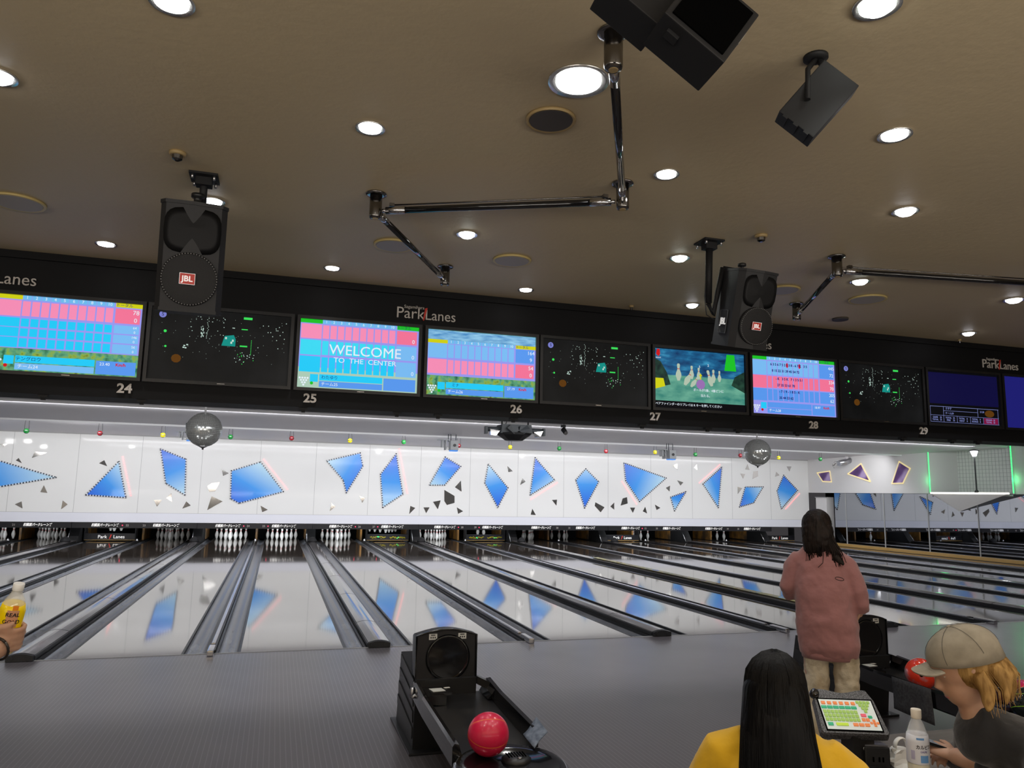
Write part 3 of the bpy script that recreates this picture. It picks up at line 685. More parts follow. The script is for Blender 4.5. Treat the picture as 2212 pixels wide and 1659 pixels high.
for x, z, s_, a in ((-.25, .285, .46, 0), (-.10, .31, .36, 0), (-.02, .31, .32, 0), (.15, .285, .36, 0), (.22, .30, .30, 0), (-.18, .245, .46, .45), (-.11, .23, .36, .6), (.13, .25, .44, -.25)): scrpin(mb, x, z, s_, a)
mb.use('scr_purple').poly([(.0+.05*math.cos(a*PI/10), -.0112, .26+.05*math.sin(a*PI/10)) for a in range(20)])
mb.use('scr_yellow').poly([(-.006, -.012, .31), (.006, -.012, .31), (.006, -.012, .345), (.02, -.012, .345), (0, -.012, .375), (-.02, -.012, .345), (-.006, -.012, .345)])
mb.use('scr_red').poly([(-w_/2+.02, -.0095, .54), (-w_/2+.045, -.0095, .52), (-w_/2+.065, -.0095, .54), (-w_/2+.06, -.0095, .595), (-w_/2+.03, -.0095, .595)])
mb.build('undersea_picture', None, s)
tx(s, 'スペアファインダーのリプレイは R キーを押してください', .030, -.15, .042, 'scr_white'); tx(s, 'ボールが5番、4番ピンに', .032, .09, .20, 'scr_white'); tx(s, '当たる。', .032, .06, .145, 'scr_white'); tx(s, '5', .035, -.01, .44, 'scr_white'); tx(s, '2', .035, .09, .46, 'scr_white'); tx(s, 'RIGHT', .02, -w_/2+.045, .505, 'scr_white')
# lane twenty-eight
t, w_, h = monitor(*S(s26, 1), 'lit score monitor of lane twenty-eight full of frame scores, partly behind the right loudspeaker')
s = board(t, w_, h, [('scr_sky', 'scr_blue', .68, .93, ('445', '72')), ('scr_rose', 'scr_rose', .45, .67, ('334', '70')), ('scr_blue', 'scr_blue', .23, .44, ('205', '62'))], 2, 'scr_green', 'scr_lilac', name='', team='チーム28', speed='18.97')
X = lambda u: (u-.5)*w_
for v, a, b_ in ((.87, '6 3 5 6 7 5 2 1 3 8 - 6 7 K   3 5', '8 15 22 31 39 45 54 72'), (.62, '- K   3 5 K   7 1 3 5 5 /', '27 35 53 61 70'), (.40, '- 7 1 9 - 1 8 5 - K', '35 44 53 62')):
    tx(s, a, .036, X(.44), v*h, 'scr_navy', bold=.001); tx(s, b_, .036, X(.40), (v-.11)*h, 'scr_navy', bold=.001)
mb = MB(); mb.use('scr_red')
for u in (.42, .57): mb.poly([(X(u)+.014*math.cos(a*PI/8), -.0095, .87*h+.026*math.sin(a*PI/8)) for a in range(16)])
mb.build('split_mark', None, s)
# lane twenty-nine
t, w_, h = monitor(*S(s25, 2), 'dark monitor of lane twenty-nine with a blue bar of totals along its bottom')
s = screen(t, w_, h, 'scr_black')
em('scr_night', 16, 14, 58)
mb = MB(); mb.use('scr_night').xzrect(-w_/2+.01, w_/2-.01, .23, h-.02, -.0075)
X = lambda u: (u-.5)*w_
mb.use('scr_line')
for a, b_, c, d in ((.02, .98, .195, .199), (.20, .68, .15, .153), (.02, .98, .095, .098), (.02, .98, .02, .023)): mb.xzrect(X(a), X(b_), c, d, -.009)
for u in (.02, .20, .68, .97): mb.xzrect(X(u), X(u)+.004, .095, .2, -.009)
for u in (.02, .20, .385, .57, .755, .97): mb.xzrect(X(u), X(u)+.004, .02, .097, -.009)
mb.use('scr_maroon').xzrect(X(.765), X(.965), .025, .092, -.0085); mb.use('city_orange').poly([(X(.85)+.07*math.cos(a*PI/10), -.0085, .145+.04*math.sin(a*PI/10)) for a in range(20)])
mb.build('totals_bar', None, s)
for u, a, v_ in ((.10, 'GAME\nTOTAL', '25\n25'), (.28, 'TOTAL\nPINS', '25\n25'), (.465, 'TOTAL\nHDCP', '0\n0'), (.65, 'TOTAL\nBONUS', '0\n0'), (.85, 'GRAND\nTOTAL', '25\n25')):
    tx(s, a, .027, X(u)-.015, .058, 'scr_line', y=-.010); tx(s, v_, .027, X(u)+.062, .058, 'scr_line', y=-.010)
tx(s, 'ミキヤ', .03, X(.27), .175, 'scr_line'); tx(s, 'チーム29', .03, X(.28), .122, 'scr_line'); tx(s, '21.20', .028, X(.74), .16, 'scr_line')
# dark panels showing a city at night
def city(x0, x1, lab):
    t, w_, h = monitor(x0, x1, lab); s = screen(t, w_, h, 'city_haze'); rr = random.Random(5); mb = MB()
    def dot(u, v, a, b_, m_): mb.use(m_).xzrect((u-.5)*w_-a/2, (u-.5)*w_+a/2, v*h-b_/2, v*h+b_/2, -.008)
    for i in range(26): dot(rr.uniform(.27, .52), rr.uniform(.60, .93), rr.uniform(.003, .009), .005, 'city_white')
    for i in range(18): dot(.395+rr.uniform(-.006, .006), .95-.02*i, .004, .006, 'city_white')
    for i in range(12): dot(rr.uniform(.35, .37), rr.uniform(.62, .74), .006, .014, 'city_white')
    for i in range(24): dot(rr.uniform(.60, .74), rr.uniform(.25, .44), .006, .006, 'city_white' if i % 3 else 'city_green')
    for i in range(16): dot(rr.uniform(.76, .97), rr.uniform(.45, .92), .006, .007, 'city_white')
    mb.use('city_teal').poly([((.50-.5)*w_, -.0078, .52*h), ((.60-.5)*w_, -.0078, .52*h), ((.60-.5)*w_, -.0078, .62*h), ((.585-.5)*w_, -.0078, .68*h), ((.52-.5)*w_, -.0078, .66*h)])
    for u, v in ((.53, .63), (.57, .57), (.58, .6)): dot(u, v, .014, .018, 'city_white')
    for u, v, a, b_ in ((.68, .93, .07, .02), (.66, .77, .05, .008), (.66, .53, .06, .012), (.58, .78, .02, .006)): dot(u, v, a, b_, 'city_green' if v != .78 else 'city_white')
    for i in range(10): dot(.715, .42+.022*i, .004, .008, 'city_green')
    for u, v, r_ in ((.10, .67, .012), (.11, .46, .009)):
        mb.use('city_green').poly([((u-.5)*w_+r_*math.cos(a*PI/6), -.008, v*h+r_*math.sin(a*PI/6)) for a in range(12)])
    for u, v in ((.235, .46), (.24, .485), (.25, .455), (.26, .5)): dot(u, v, .014, .01, 'city_white')
    mb.use('city_orange').poly([((.19+.035*math.cos(a*PI/5)-.5)*w_, -.0078, (.30+.06*math.sin(a*PI/5))*h) for a in range(10)])
    for i in range(60): dot(rr.uniform(.06, .97), rr.uniform(.3, .92), .003, .003, 'city_white')
    mb.build('city_lights', None, s)
    mb = MB(); cxp, czp = (.075-.5)*w_, .90*h
    mb.use('logo_lilac').poly([(cxp+.028*math.cos(a*PI/12), -.0082, czp+.028*math.sin(a*PI/12)) for a in range(24)]); mb.build('round_logo', None, s)
    tx(s, 'S', .042, cxp, czp, 'scr_black', y=-.0095)
d1 = (-.53, .575)
city(*d1, 'dark panel showing night city lights between the monitors of lanes twenty-four and twenty-five')
city(*S(d1, 1), 'dark panel showing night city lights between the monitors of lanes twenty-six and twenty-seven')
city(*S(d1, 2), 'dark panel showing night city lights between the monitors of lanes twenty-eight and twenty-nine')
t, w_, h = monitor(*S(s26, 2), 'blue-lit monitor at the right end of the bulkhead'); screen(t, w_, h, 'scr_navy')
# lane numbers and logos on the bulkhead
for px_, py_, nn in ((269, 840, 24), (670, 860, 25), (1115, 884, 26), (1415, 900, 27), (1757, 918, 28), (1995, 931, 29)):
    p = at(px_, py_, 'y', BY-.01); tag(text('lane_number_sign', str(nn), .105, (p.x, p.y, 2.462), 'number_silver', ext=.006, bold=.003, sx=1.08), 'silver number %s on the black bulkhead' % NW(nn), 'number sign', 'lane numbers on the bulkhead')
for k in range(-1, 4):
    if k == 3: continue
    p = Vector((1.745+k*P, BY-.01, 3.29))
    t = thing('name_sign', 'silver lettered sign %s' % {-1: 'cut off at the left end of the bulkhead', 0: 'above the monitors of lanes twenty-five and twenty-six', 1: 'half hidden behind the right loudspeaker', 2: 'at the right end of the bulkhead'}[k], 'sign', p, 'name signs on the bulkhead')
    text('lettering', 'Park', .145, (-.135, 0, 0), 'number_silver', t, ext=.004); text('lettering', 'Lanes', .135, (.145, 0, -.004), 'number_silver', t, ext=.004, sx=.95); text('small_lettering', 'Sagamihara', .042, (-.10, 0, .062), 'number_silver', t, ext=.003)
    mb = MB(); mb.prism([(-.018, .0, -.055), (-.006, 0, -.055), (.022, 0, .065), (.0, 0, .06)], (0, -.006, 0)); mb.build('red_slash', 'red_badge', t)
# small clamps under the bulkhead
CL = ['left of number twenty-four', 'right of number twenty-four', 'left of number twenty-five', 'midway between numbers twenty-five and twenty-six', 'left of number twenty-six', 'right of number twenty-six', 'left of number twenty-seven', 'right of number twenty-seven', 'far right of number twenty-seven', 'left of number twenty-eight', 'left of number twenty-nine', 'right of number twenty-nine', 'at the right end']
for px_ in (100, 310, 655, 855, 943, 1104, 1380, 1520, 1585, 1713, 1938, 2045, 2100):
    p = at(px_, 847+px_*.0488, 'y', BY+.1)
    mb = MB(); mb.box((0, 0, -.012), (.07, .05, .02)); mb.box((0, 0, -.03), (.03, .03, .025)); o = mb.build('bracket_clip', 'black_metal', loc=(p.x, BY+.03, 2.387))
    tag(o, 'small black clip under the bulkhead, %s' % CL.pop(0), 'clip', 'clips under the bulkhead')
# ================================================================ hanging things over the lanes
CEI = 3.3
def mirror_ball(px_, py_, dpx, label):
    R_ = .235; t_ = F_PX*2*R_/dpx; c = dep(px_, py_, t_)
    t = thing('mirror_ball', label, 'mirror ball', c, 'mirror balls'); mb = MB(); n1 = 30; rj = random.Random(6)
    for i in range(1, n1-1):
        th0, th1 = PI*i/n1, PI*(i+1)/n1; k = max(6, int(2*n1*math.sin((th0+th1)/2)))
        for j in range(k):
            a0, a1 = 2*PI*(j+.04)/k, 2*PI*(j+.96)/k; q = .06*(th1-th0)
            pts = []
            jt = [1+rj.uniform(-.005, .006) for _ in range(4)]; J = [jt[0], jt[0], jt[2], jt[2]] if j % 2 else [jt[0], jt[1], jt[1], jt[0]]
            for (th, a) in ((th0+q, a0), (th0+q, a1), (th1-q, a1), (th1-q, a0)): rq = J[len(pts)]; pts.append(rq*Vector((R_*math.sin(th)*math.cos(a), R_*math.sin(th)*math.sin(a), -R_*math.cos(th))))
            mb.poly(pts)
    mb.build('mirror_tiles', 'mirror_ball_tile', t)
    MB().sphere((0, 0, 0), R_*.985, 32, 20).build('core', 'disc_grey', t)
    MB().lathe([(.075, -R_+.012), (.03, -R_-.012), (.014, -R_-.018), (.012, -R_-.04)], (0, 0, 0), 14).build('bottom_cap', 'steel', t)
    MB().cyl((0, 0, R_-.01), (0, 0, 3.33-c.z), .014, 10).build('rod', 'baffle_edge', t)
    MB().cyl((0, 0, 3.27-c.z), (0, 0, 3.35-c.z), .06, 12).build('motor', 'steel', t)
mat('mirror_ball_tile', (.72, .74, .72), .12, metal=.55)
mirror_ball(441, 928, 74, 'left mirror ball, over lane twenty-four, larger in view'); mirror_ball(1636, 977, 57, 'right mirror ball, above and left of the person in pink')
# coloured lamps under the last baffle
cyc = ['green_glass', 'red_glass', 'yellow_glass']; nm = {'green_glass': 'green', 'red_glass': 'red', 'yellow_glass': 'yellow'}
for i, (px_, py_) in enumerate(((57, 932), (216, 937), (352, 941), (498, 945), (630, 948), (756, 953), (872, 956), (991, 964), (1102, 967), (1208, 970), (1309, 976), (1415, 978), (1502, 983), (1599, 985), (1682, 990), (1772, 993))):
    c = cyc[i % 3]; p = at(px_, py_-1, 'y', 13.1)
    near = ['over lane twenty-one', 'over lane twenty-two', 'left of the left mirror ball', 'right of the left mirror ball', 'over lane twenty-five', 'over lane twenty-six', 'over lane twenty-seven', 'beside the white moving light', 'under the grey effects machine', 'over lane thirty', 'over lane thirty-one', 'beside the framed projector light', 'over lane thirty-three', 'left of the right mirror ball', 'right of the right mirror ball', 'in the right corner'][i]
    t = thing('coloured_lamp', '%s round lamp on a small hook %s' % (nm[c], near), 'stage lamp', p, 'coloured lamps along the ceiling')
    MB().sphere((0, 0, 0), .068, 16, 10).build('glass_bulb', c, t); MB().lathe([(.066, -.008), (.074, 0), (.066, .008)], (0, 0, 0), 16).build('rim', 'black_metal', t)
    hz = 3.276-p.z+.01
    mb = MB(); mb.tube([(-.05, 0, .05), (-.04, 0, hz-.03), (0, 0, hz)], .005, 5); mb.tube([(.05, 0, .05), (.04, 0, hz-.03), (0, 0, hz)], .005, 5); mb.box((0, 0, hz-.01), (.12, .05, .02)); mb.build('hook', 'black_metal', t)
# grey effects machine
mat('machine_grey', (.075, .085, .095), .4)
p = dep(1117, 926, 11.0); t = thing('effects_machine', 'grey multi-arm light effects machine hanging below number twenty-six', 'stage light', p)
mb = MB(); mb.prism([(-.22, 0, .06), (.22, 0, .06), (.24, 0, -.07), (-.24, 0, -.07)], (0, .3, 0)); mb.build('housing', 'machine_grey', t) if 'machine_grey' in M else None
mb = MB(); mb.lathe([(.10, -.17), (.13, -.165), (.25, -.09), (.27, -.06)], (0, .15, 0), 10, smooth=False); mb.build('base_bowl', 'black_plastic', t)
for sd in (-1, 1):
    mb = MB(); mb.cyl((sd*.2, .1, -.01), (sd*.42, .1, -.015), .035, 10); mb.box((sd*.44, .1, -.03), (.03, .1, .11)); a = mb.build('arm', 'machine_grey', t)
    MB().prism([(sd*.26, .0, -.04), (sd*.40, .0, -.02), (sd*.38, .05, -.10), (sd*.30, .05, -.11)], (0, .05, 0)).build('scanner_mirror', 'mirror_small', a)
    mb = MB(); mb.prism([(sd*.02, -.1, .03), (sd*.12, -.1, .05), (sd*.17, -.08, .0), (sd*.08, -.1, -.08), (sd*.0, -.1, -.04)], (0, .12, 0)); mb.build('front_flap', 'machine_grey', t)
mb = MB(); mb.tube([(-.2, .1, .04), (-.21, .1, 3.32-p.z)], .01, 6); mb.tube([(.2, .1, .04), (.2, .1, 3.32-p.z)], .01, 6); mb.tube([(-.15, .1, .05), (-.1, .1, .2), (-.12, .1, 3.32-p.z)], .006, 5); mb.build('hanging_chain', 'black_metal', t)
# small black spotlight
p = dep(1218, 932, 11.5); t = thing('pinspot', 'small black spotlight hanging right of the grey effects machine', 'spotlight', p)
mb = MB(); mb.cyl((0, .02, .03), (.01, -.06, -.03), .04, 12, .032); mb.build('can', 'black_metal', t)
MB().cyl((.01, -.06, -.03), (.012, -.066, -.034), .03, 12).build('lens', 'mirror_small', t)
mb = MB(); mb.box((-.01, 0, .08), (.07, .03, .04)); mb.cyl((0, 0, .1), (0, 0, 3.32-p.z), .006, 6); mb.build('yoke', 'black_metal', t)
# white moving lights near the masking wall
mat('fixture_white', (.36, .37, .38), .4)
def moving_light(px_, py_, y, s_, label):
    p = at(px_, py_, 'y', y); t = thing('moving_light', label, 'stage light', p, 'pale moving lights near the wall')
    mb = MB(); mb.box((.1*s_, 0, 0), (.22*s_, .25*s_, .26*s_), bev=.01); mb.build('housing', 'fixture_white', t)
    mb = MB(); mb.box((-.13*s_, 0, .0), (.02, .22*s_, .26*s_)); mb.box((-.2*s_, 0, .14*s_), (.28*s_, .2*s_, .02)); mb.box((-.22*s_, 0, .04*s_), (.03, .2*s_, .2*s_)); mb.tube([(-.22*s_, -.1, .13*s_), (-.1*s_, -.1, -.1*s_), (.0, -.1, -.12*s_)], .008, 5); mb.build('yoke', 'fixture_white', t)
    MB().cyl((.1*s_, -.12*s_, .0), (.1*s_, -.15*s_, 0), .04*s_, 14).build('lens', 'black_gloss', t)
    MB().box((.1*s_, 0, -.145*s_), (.2*s_, .2*s_, .03)).build('blue_filter', 'scr_blue', t)
    zt = 3.232-p.z
    mb = MB()
    for x in (-.05, .02, .16): mb.cyl((x*s_, 0, .1*s_), (x*s_, 0, zt), .012, 6)
    mb.build('hanger', 'machine_grey', t)
moving_light(404, 942, 11.4, .74, 'pale moving light half behind the left mirror ball'); moving_light(972, 962, 11.5, 1.0, 'pale moving light above the slanted blue shard of lane twenty-eight'); moving_light(1443, 982, 11.5, .98, 'pale moving light with frame beside a yellow lamp over lane thirty-two')
# tilted cylinder scanner in the right corner
p = at(1825, 997, 'y', 14.4); t = thing('scanner_light', 'grey cylinder scanner light tilted against the side wall, upper right corner', 'stage light', p)
MB().cyl((-.28, 0, -.08), (.28, 0, .06), .10, 18).build('barrel', 'steel', t)
mb = MB(); mb.box((-.45, 0, -.13), (.16, .1, .02), Matrix.Rotation(-.7, 3, 'Y')); mb.tube([(-.3, 0, -.02), (-.42, 0, 0), (-.55, 0, -.14), (-.5, 0, -.25), (-.38, 0, -.2), (-.28, 0, -.12)], .009, 5); mb.build('mirror_head', 'mirror_small', t)
mb = MB(); mb.box((.08, 0, .18), (.09, .08, .22)); mb.cyl((.08, 0, .2), (.08, 0, 3.24-p.z), .03, 8); mb.tube([(.28, 0, .06), (.36, 0, .0), (.2, .05, -.1), (0, .05, -.08)], .006, 5); mb.build('bracket', 'baffle_grey', t)
# ceiling nozzles over lanes
for q, (px_, py_, y) in enumerate(((2, 853, 2), (133, 902, 7.5), (524, 879, 2.5), (540, 919, 7.9), (163, 938, 14), (684, 956, 15), (868, 932, 7.9), (944, 900, 2.5), (930, 963, 15.4), (1161, 944, 7.9), (1141, 972, 15.4), (1300, 918, 2.5), (1378, 955, 7.9), (1335, 980, 15.4), (1565, 933, 2.5), (1517, 988, 15.4), (1868, 945, 3.5), (1850, 975, 9), (2105, 957, 3))):
    zz = 3.345 if y < 8.1 else (3.29 if y < 12 else 3.225)
    p = at(px_, py_, 'z', zz-.02)
    if p.y > MY-.3 or p.x > RX-.3: continue
    tag(MB().lathe([(.05, .02), (.05, .008), (.025, 0), (.015, -.03)], (0, 0, 0), 10).build('sprinkler_head', 'white_plastic', loc=p), 'small white sprinkler head on the lane ceiling, %s %s' % ('front band,' if y < 7 else 'middle band,' if y < 12 else 'rear band,', 'over lane '+NW(max(17, int(24+(p.x+.85)//1.71)))), 'sprinkler', 'sprinklers over the lanes')
# ================================================================ alcove on the right wall
t = thing('wall_platform', 'white inverted pyramid platform with a bright edge under the alcove', 'platform', (RX, 9.5, 1.95))
x1 = -.40
ya, yb_ = 7.78-9.5, 10.47-9.5
MB().prism([(.0, -1.40, -.0), (x1, ya, 0), (x1, yb_, 0), (.0, 1.40, 0)], (0, 0, .02)).build('top', 'white_paint', t)
mb = MB(); tip = Vector((-.02, .3, -.55)); pts = [Vector(q) for q in ((0, -1.40, 0), (x1, ya, 0), (x1, yb_, 0), (0, 1.40, 0))]
for i in range(4): mb.poly([pts[i], pts[(i+1) % 4], tip])
mb.build('underside', 'white_paint', t)
mb = MB(); mb.box((x1-.005, (ya+yb_)/2, .0), (.02, yb_-ya, .05)); mb.build('light_edge', 'platform_lit', t)
for y, n_ in ((at(2010, 1060, 'x', RX-.03).y, 'left'), (at(2190, 1060, 'x', RX-.03).y, 'right')):
    mb = MB(); mb.use('white_plastic').box((0, 0, .68), (.012, .03, 1.36)); mb.use('led_green')
    for j in range(46): mb.box((-.012, 0, .015+j*.0295), (.014, .035, .016))
    tag(mb.build('led_strip', None, loc=(RX-.03, y, 1.96)), 'upright green lit strip on the %s edge of the alcove' % n_, 'light strip', 'green light strips')
    pl = bpy.data.lights.new('green_strip_glow', 'POINT'); pl.energy = 2.5; pl.color = (.05, 1, .25); pl.shadow_soft_size = .1
    po = bpy.data.objects.new('green_strip_glow', pl); COL.objects.link(po); po.location = (RX-.12, y, 2.35)
p = at(2110, 1064, 'x', RX-.4); t = thing('lamp_post', 'dark street lamp with a white lit head standing on the platform', 'lamp post', (p.x, p.y, 1.97))
MB().lathe([(.06, 0), (.055, .04), (.022, .08), (.02, .9), (.014, 1.06)], (0, 0, 0), 10).build('post', 'black_metal', t)
mb = MB(); mb.lathe([(.12, 1.21), (.15, 1.22), (.08, 1.25), (.02, 1.27)], (0, 0, 0), 8, smooth=False); mb.build('cap', 'black_metal', t); MB().lathe([(.05, 1.06), (.10, 1.21)], (0, 0, 0), 8).build('lantern_glass', 'lamp_disc_blue', t)
# ================================================================ ceiling of the approach hall
def depth_of(p): return (Vector(p)-CAM).dot(CF)
DL = [(371, 2, 84, 0, 'at the top edge left of centre'), (1895, 10, 88, 1, 'at the top right edge'), (-6, 163, 70, 2, 'cut by the left edge'), (1250, 174, 116, 0, 'largest, beside the first pipe socket'), (800, 275, 56, 0, 'upper left of centre'),
      (1933, 290, 62, 0, 'below the top right lamp'), (1440, 375, 48, 0, 'right of the hanging pipe'), (460, 434, 44, 2, 'behind the left loudspeaker bracket'), (1956, 455, 48, 2, 'far right, third from the top'), (229, 526, 38, 0, 'left of the left loudspeaker'),
      (1009, 505, 40, 1, 'greenish, inside the pipe angle'), (1468, 556, 38, 1, 'left of the right loudspeaker bracket'), (718, 578, 32, 0, 'close to the bulkhead right of the left loudspeaker'), (1858, 607, 36, 1, 'right of the second pipe socket'),
      (1136, 625, 30, 0, 'close to the bulkhead above the middle'), (2190, 647, 37, 2, 'at the right edge'), (1495, 658, 28, 2, 'close to the bulkhead left of the right loudspeaker'), (2092, 719, 27, 2, 'close to the bulkhead at far right')]
def downlight(p, dia, kind, label=None, power=26):
    t = thing('downlight', label, 'ceiling lamp', p, 'round recessed ceiling lamps'); r_ = dia/2
    MB().lathe([(r_*1.0, -.004), (r_*1.22, -.010), (r_*1.24, 0)], (0, 0, 0), 28).build('trim_ring', 'reflector', t)
    MB().lathe([(r_*.9, -.012), (r_*.6, -.028 if kind else -.016), (r_*.25, -.034 if kind else -.018)], (0, 0, 0), 24).build('lamp', ['lamp_disc', 'lamp_disc_green', 'lamp_disc_blue'][kind], t)
    l = bpy.data.lights.new('downlight_beam', 'SPOT'); l.energy = power; l.spot_size = 2.0; l.spot_blend = .8; l.shadow_soft_size = .06; l.color = [(1, .96, .92), (.97, 1, .95), (.95, .96, 1)][kind]
    o = bpy.data.objects.new('downlight_beam', l); COL.objects.link(o); o.location = (0, 0, -.045); o.parent = t
for px_, py_, w_, kind, lab in DL:
    p = at(px_, py_, 'z', CZ); downlight(p, w_*depth_of(p)/F_PX*.93, kind, 'round lit downlight in the tan ceiling, '+lab)
q = 0
for x, y in ((-1.7, -6.9), (.9, -7.6), (3.5, -7.4), (6.1, -6.4), (-2.6, -8.8), (0, -9.2), (2.6, -9.2), (5.2, -9.2), (8.6, -5.5), (9.5, -3.4), (11.5, -4.6), (-3.5, -4.8), (-4.3, -3.0)):  # added spots without fixtures, out of view, to light the floor
    l = bpy.data.lights.new('downlight_beam', 'SPOT'); l.energy = 30; l.spot_size = 2.3; l.spot_blend = .8; l.shadow_soft_size = .06; l.color = (1, .96, .92)
    o = bpy.data.objects.new('downlight_beam', l); COL.objects.link(o); o.location = (x, y, CZ-.03)
def ceil_disc(px_, py_, w_, rim, face, label, name='ceiling_speaker'):
    p = at(px_, py_, 'z', CZ); r_ = w_*depth_of(p)/F_PX/2; t = thing(name, label, 'ceiling speaker', p, 'round ceiling speakers')
    MB().lathe([(r_, -.001), (r_, -.014), (r_*.97, -.018), (r_*.88, -.012)], (0, 0, 0), 36).build('rim', rim, t)
    MB().lathe([(r_*.89, -.008), (r_*.86, -.016)], (0, 0, 0), 36).build('grille', face, t)
ceil_disc(1190, 256, 108, 'disc_tan', 'disc_grey', 'dark round ceiling speaker with tan rim below the largest downlight')
for px_, py_, w_, lab in ((38, 435, 110, 'cut by the left edge'), (850, 528, 85, 'behind the slanting pipe'), (1106, 561, 83, 'right of the slanting pipe'), (1690, 625, 74, 'behind the right loudspeaker'), (1874, 645, 78, 'below the downlight right of the second socket')):
    ceil_disc(px_, py_, w_, 'disc_rim_yellow', 'disc_plain', 'pale round ceiling speaker with yellowed rim, '+lab)
ceil_disc(1815, 688, 33, 'disc_grey', 'disc_grey', 'small dark round vent in the ceiling near the bulkhead', 'ceiling_vent')
for px_, py_, s_, lab in ((384, 329, 1.0, 'above the left loudspeaker bracket'), (1644, 508, 1.0, 'right of the right loudspeaker bracket'), (1364, 660, .5, 'at the bulkhead edge in the middle'), (2073, 733, .4, 'at the bulkhead edge on the far right')):
    p = at(px_, py_, 'z', CZ)
    t = thing('fire_detector', 'small round brown detector on the ceiling '+lab, 'detector', p, 'ceiling detectors')
    MB().lathe([(.045*s_, 0), (.045*s_, -.012), (.038*s_, -.02)], (0, 0, 0), 18).build('base', 'disc_tan', t); MB().lathe([(.03*s_, -.018), (.027*s_, -.04), (.012*s_, -.05)], (0, 0, 0), 12, smooth=False).build('sensor', 'dark_chrome', t)
# ---- chrome sockets and glossy pipes
def socket(px_, py_, label):
    p = at(px_, py_, 'z', CZ); t = thing('ceiling_socket', label, 'pipe socket', p, 'chrome pipe sockets on the ceiling')
    MB().lathe([(.062, 0), (.066, -.006), (.062, -.012), (.045, -.014)], (0, 0, 0), 28).build('flange', 'dark_chrome', t)
    MB().lathe([(.038, -.012), (.038, -.15), (.034, -.162), (.02, -.165)], (0, 0, 0), 24).build('body', 'dark_chrome', t)
    MB().lathe([(.02, -.165), (.019, -.168)], (0, 0, 0), 14).build('end_plug', 'disc_tan', t)
    return p
def pipe(a, b_, label, conduit=False):
    a = a+Vector((0, 0, -.115)); b_ = b_+Vector((0, 0, -.115)); d = (b_-a).normalized(); a2 = a+d*.043; b2 = b_-d*.043
    t = thing('ceiling_pipe', label, 'pipe', a2, 'glossy black pipes between the sockets'); L = (b2-a2).length
    mb = MB(); mb.cyl(d*.0, d*.03, .012, 12); mb.cyl(d*.025, d*.15, .023, 20); mb.build('chrome_end', 'chrome', t)
    mb = MB(); mb.cyl(d*(L-.15), d*(L-.025), .023, 20); mb.cyl(d*(L-.03), d*L, .012, 12); mb.build('chrome_end', 'chrome', t)
    MB().cyl(d*.14, d*(L-.14), .0205, 20).build('sleeve', 'black_gloss', t)
    if conduit:
        up = Vector((0, 0, .035)); mb = MB(); mb.tube([d*.05+up, d*(L-.05)+up], .005, 6); mb.box(d*.06+up, (.03, .03, .02)); mb.box(d*(L-.06)+up, (.03, .03, .02)); mb.build('side_rod', 'dark_chrome', t)
sA = socket(1325, 68, 'chrome socket at the top, beside the black projector box'); sB = socket(1345, 395, 'chrome socket where the hanging pipe meets the long level pipe')
sC = socket(813, 418, 'chrome socket at the left end of the long level pipe'); sD = socket(962, 575, 'chrome socket at the lower end of the slanting pipe above the bulkhead')
sE = socket(1807, 553, 'chrome socket at the right, where two pipes meet'); sF = socket(1720, 655, 'chrome socket right of the right loudspeaker')
sG = Vector((sE.x+2.75, sE.y-.42, CZ))
pipe(sA, sB, 'black pipe running away from the top socket'); pipe(sB, sC, 'long level black pipe across the middle of the ceiling', True); pipe(sC, sD, 'slanting black pipe left of the middle lamp'); pipe(sE, sG, 'long black pipe leaving through the right edge', True); pipe(sE, sF, 'short slanting dark pipe right of the right loudspeaker')
p = sG; t = thing('ceiling_socket', 'chrome socket at the far end of the right pipe', 'pipe socket', p, 'chrome pipe sockets on the ceiling')
MB().lathe([(.062, 0), (.062, -.012), (.038, -.014), (.038, -.15), (.02, -.165)], (0, 0, 0), 20).build('body', 'dark_chrome', t)
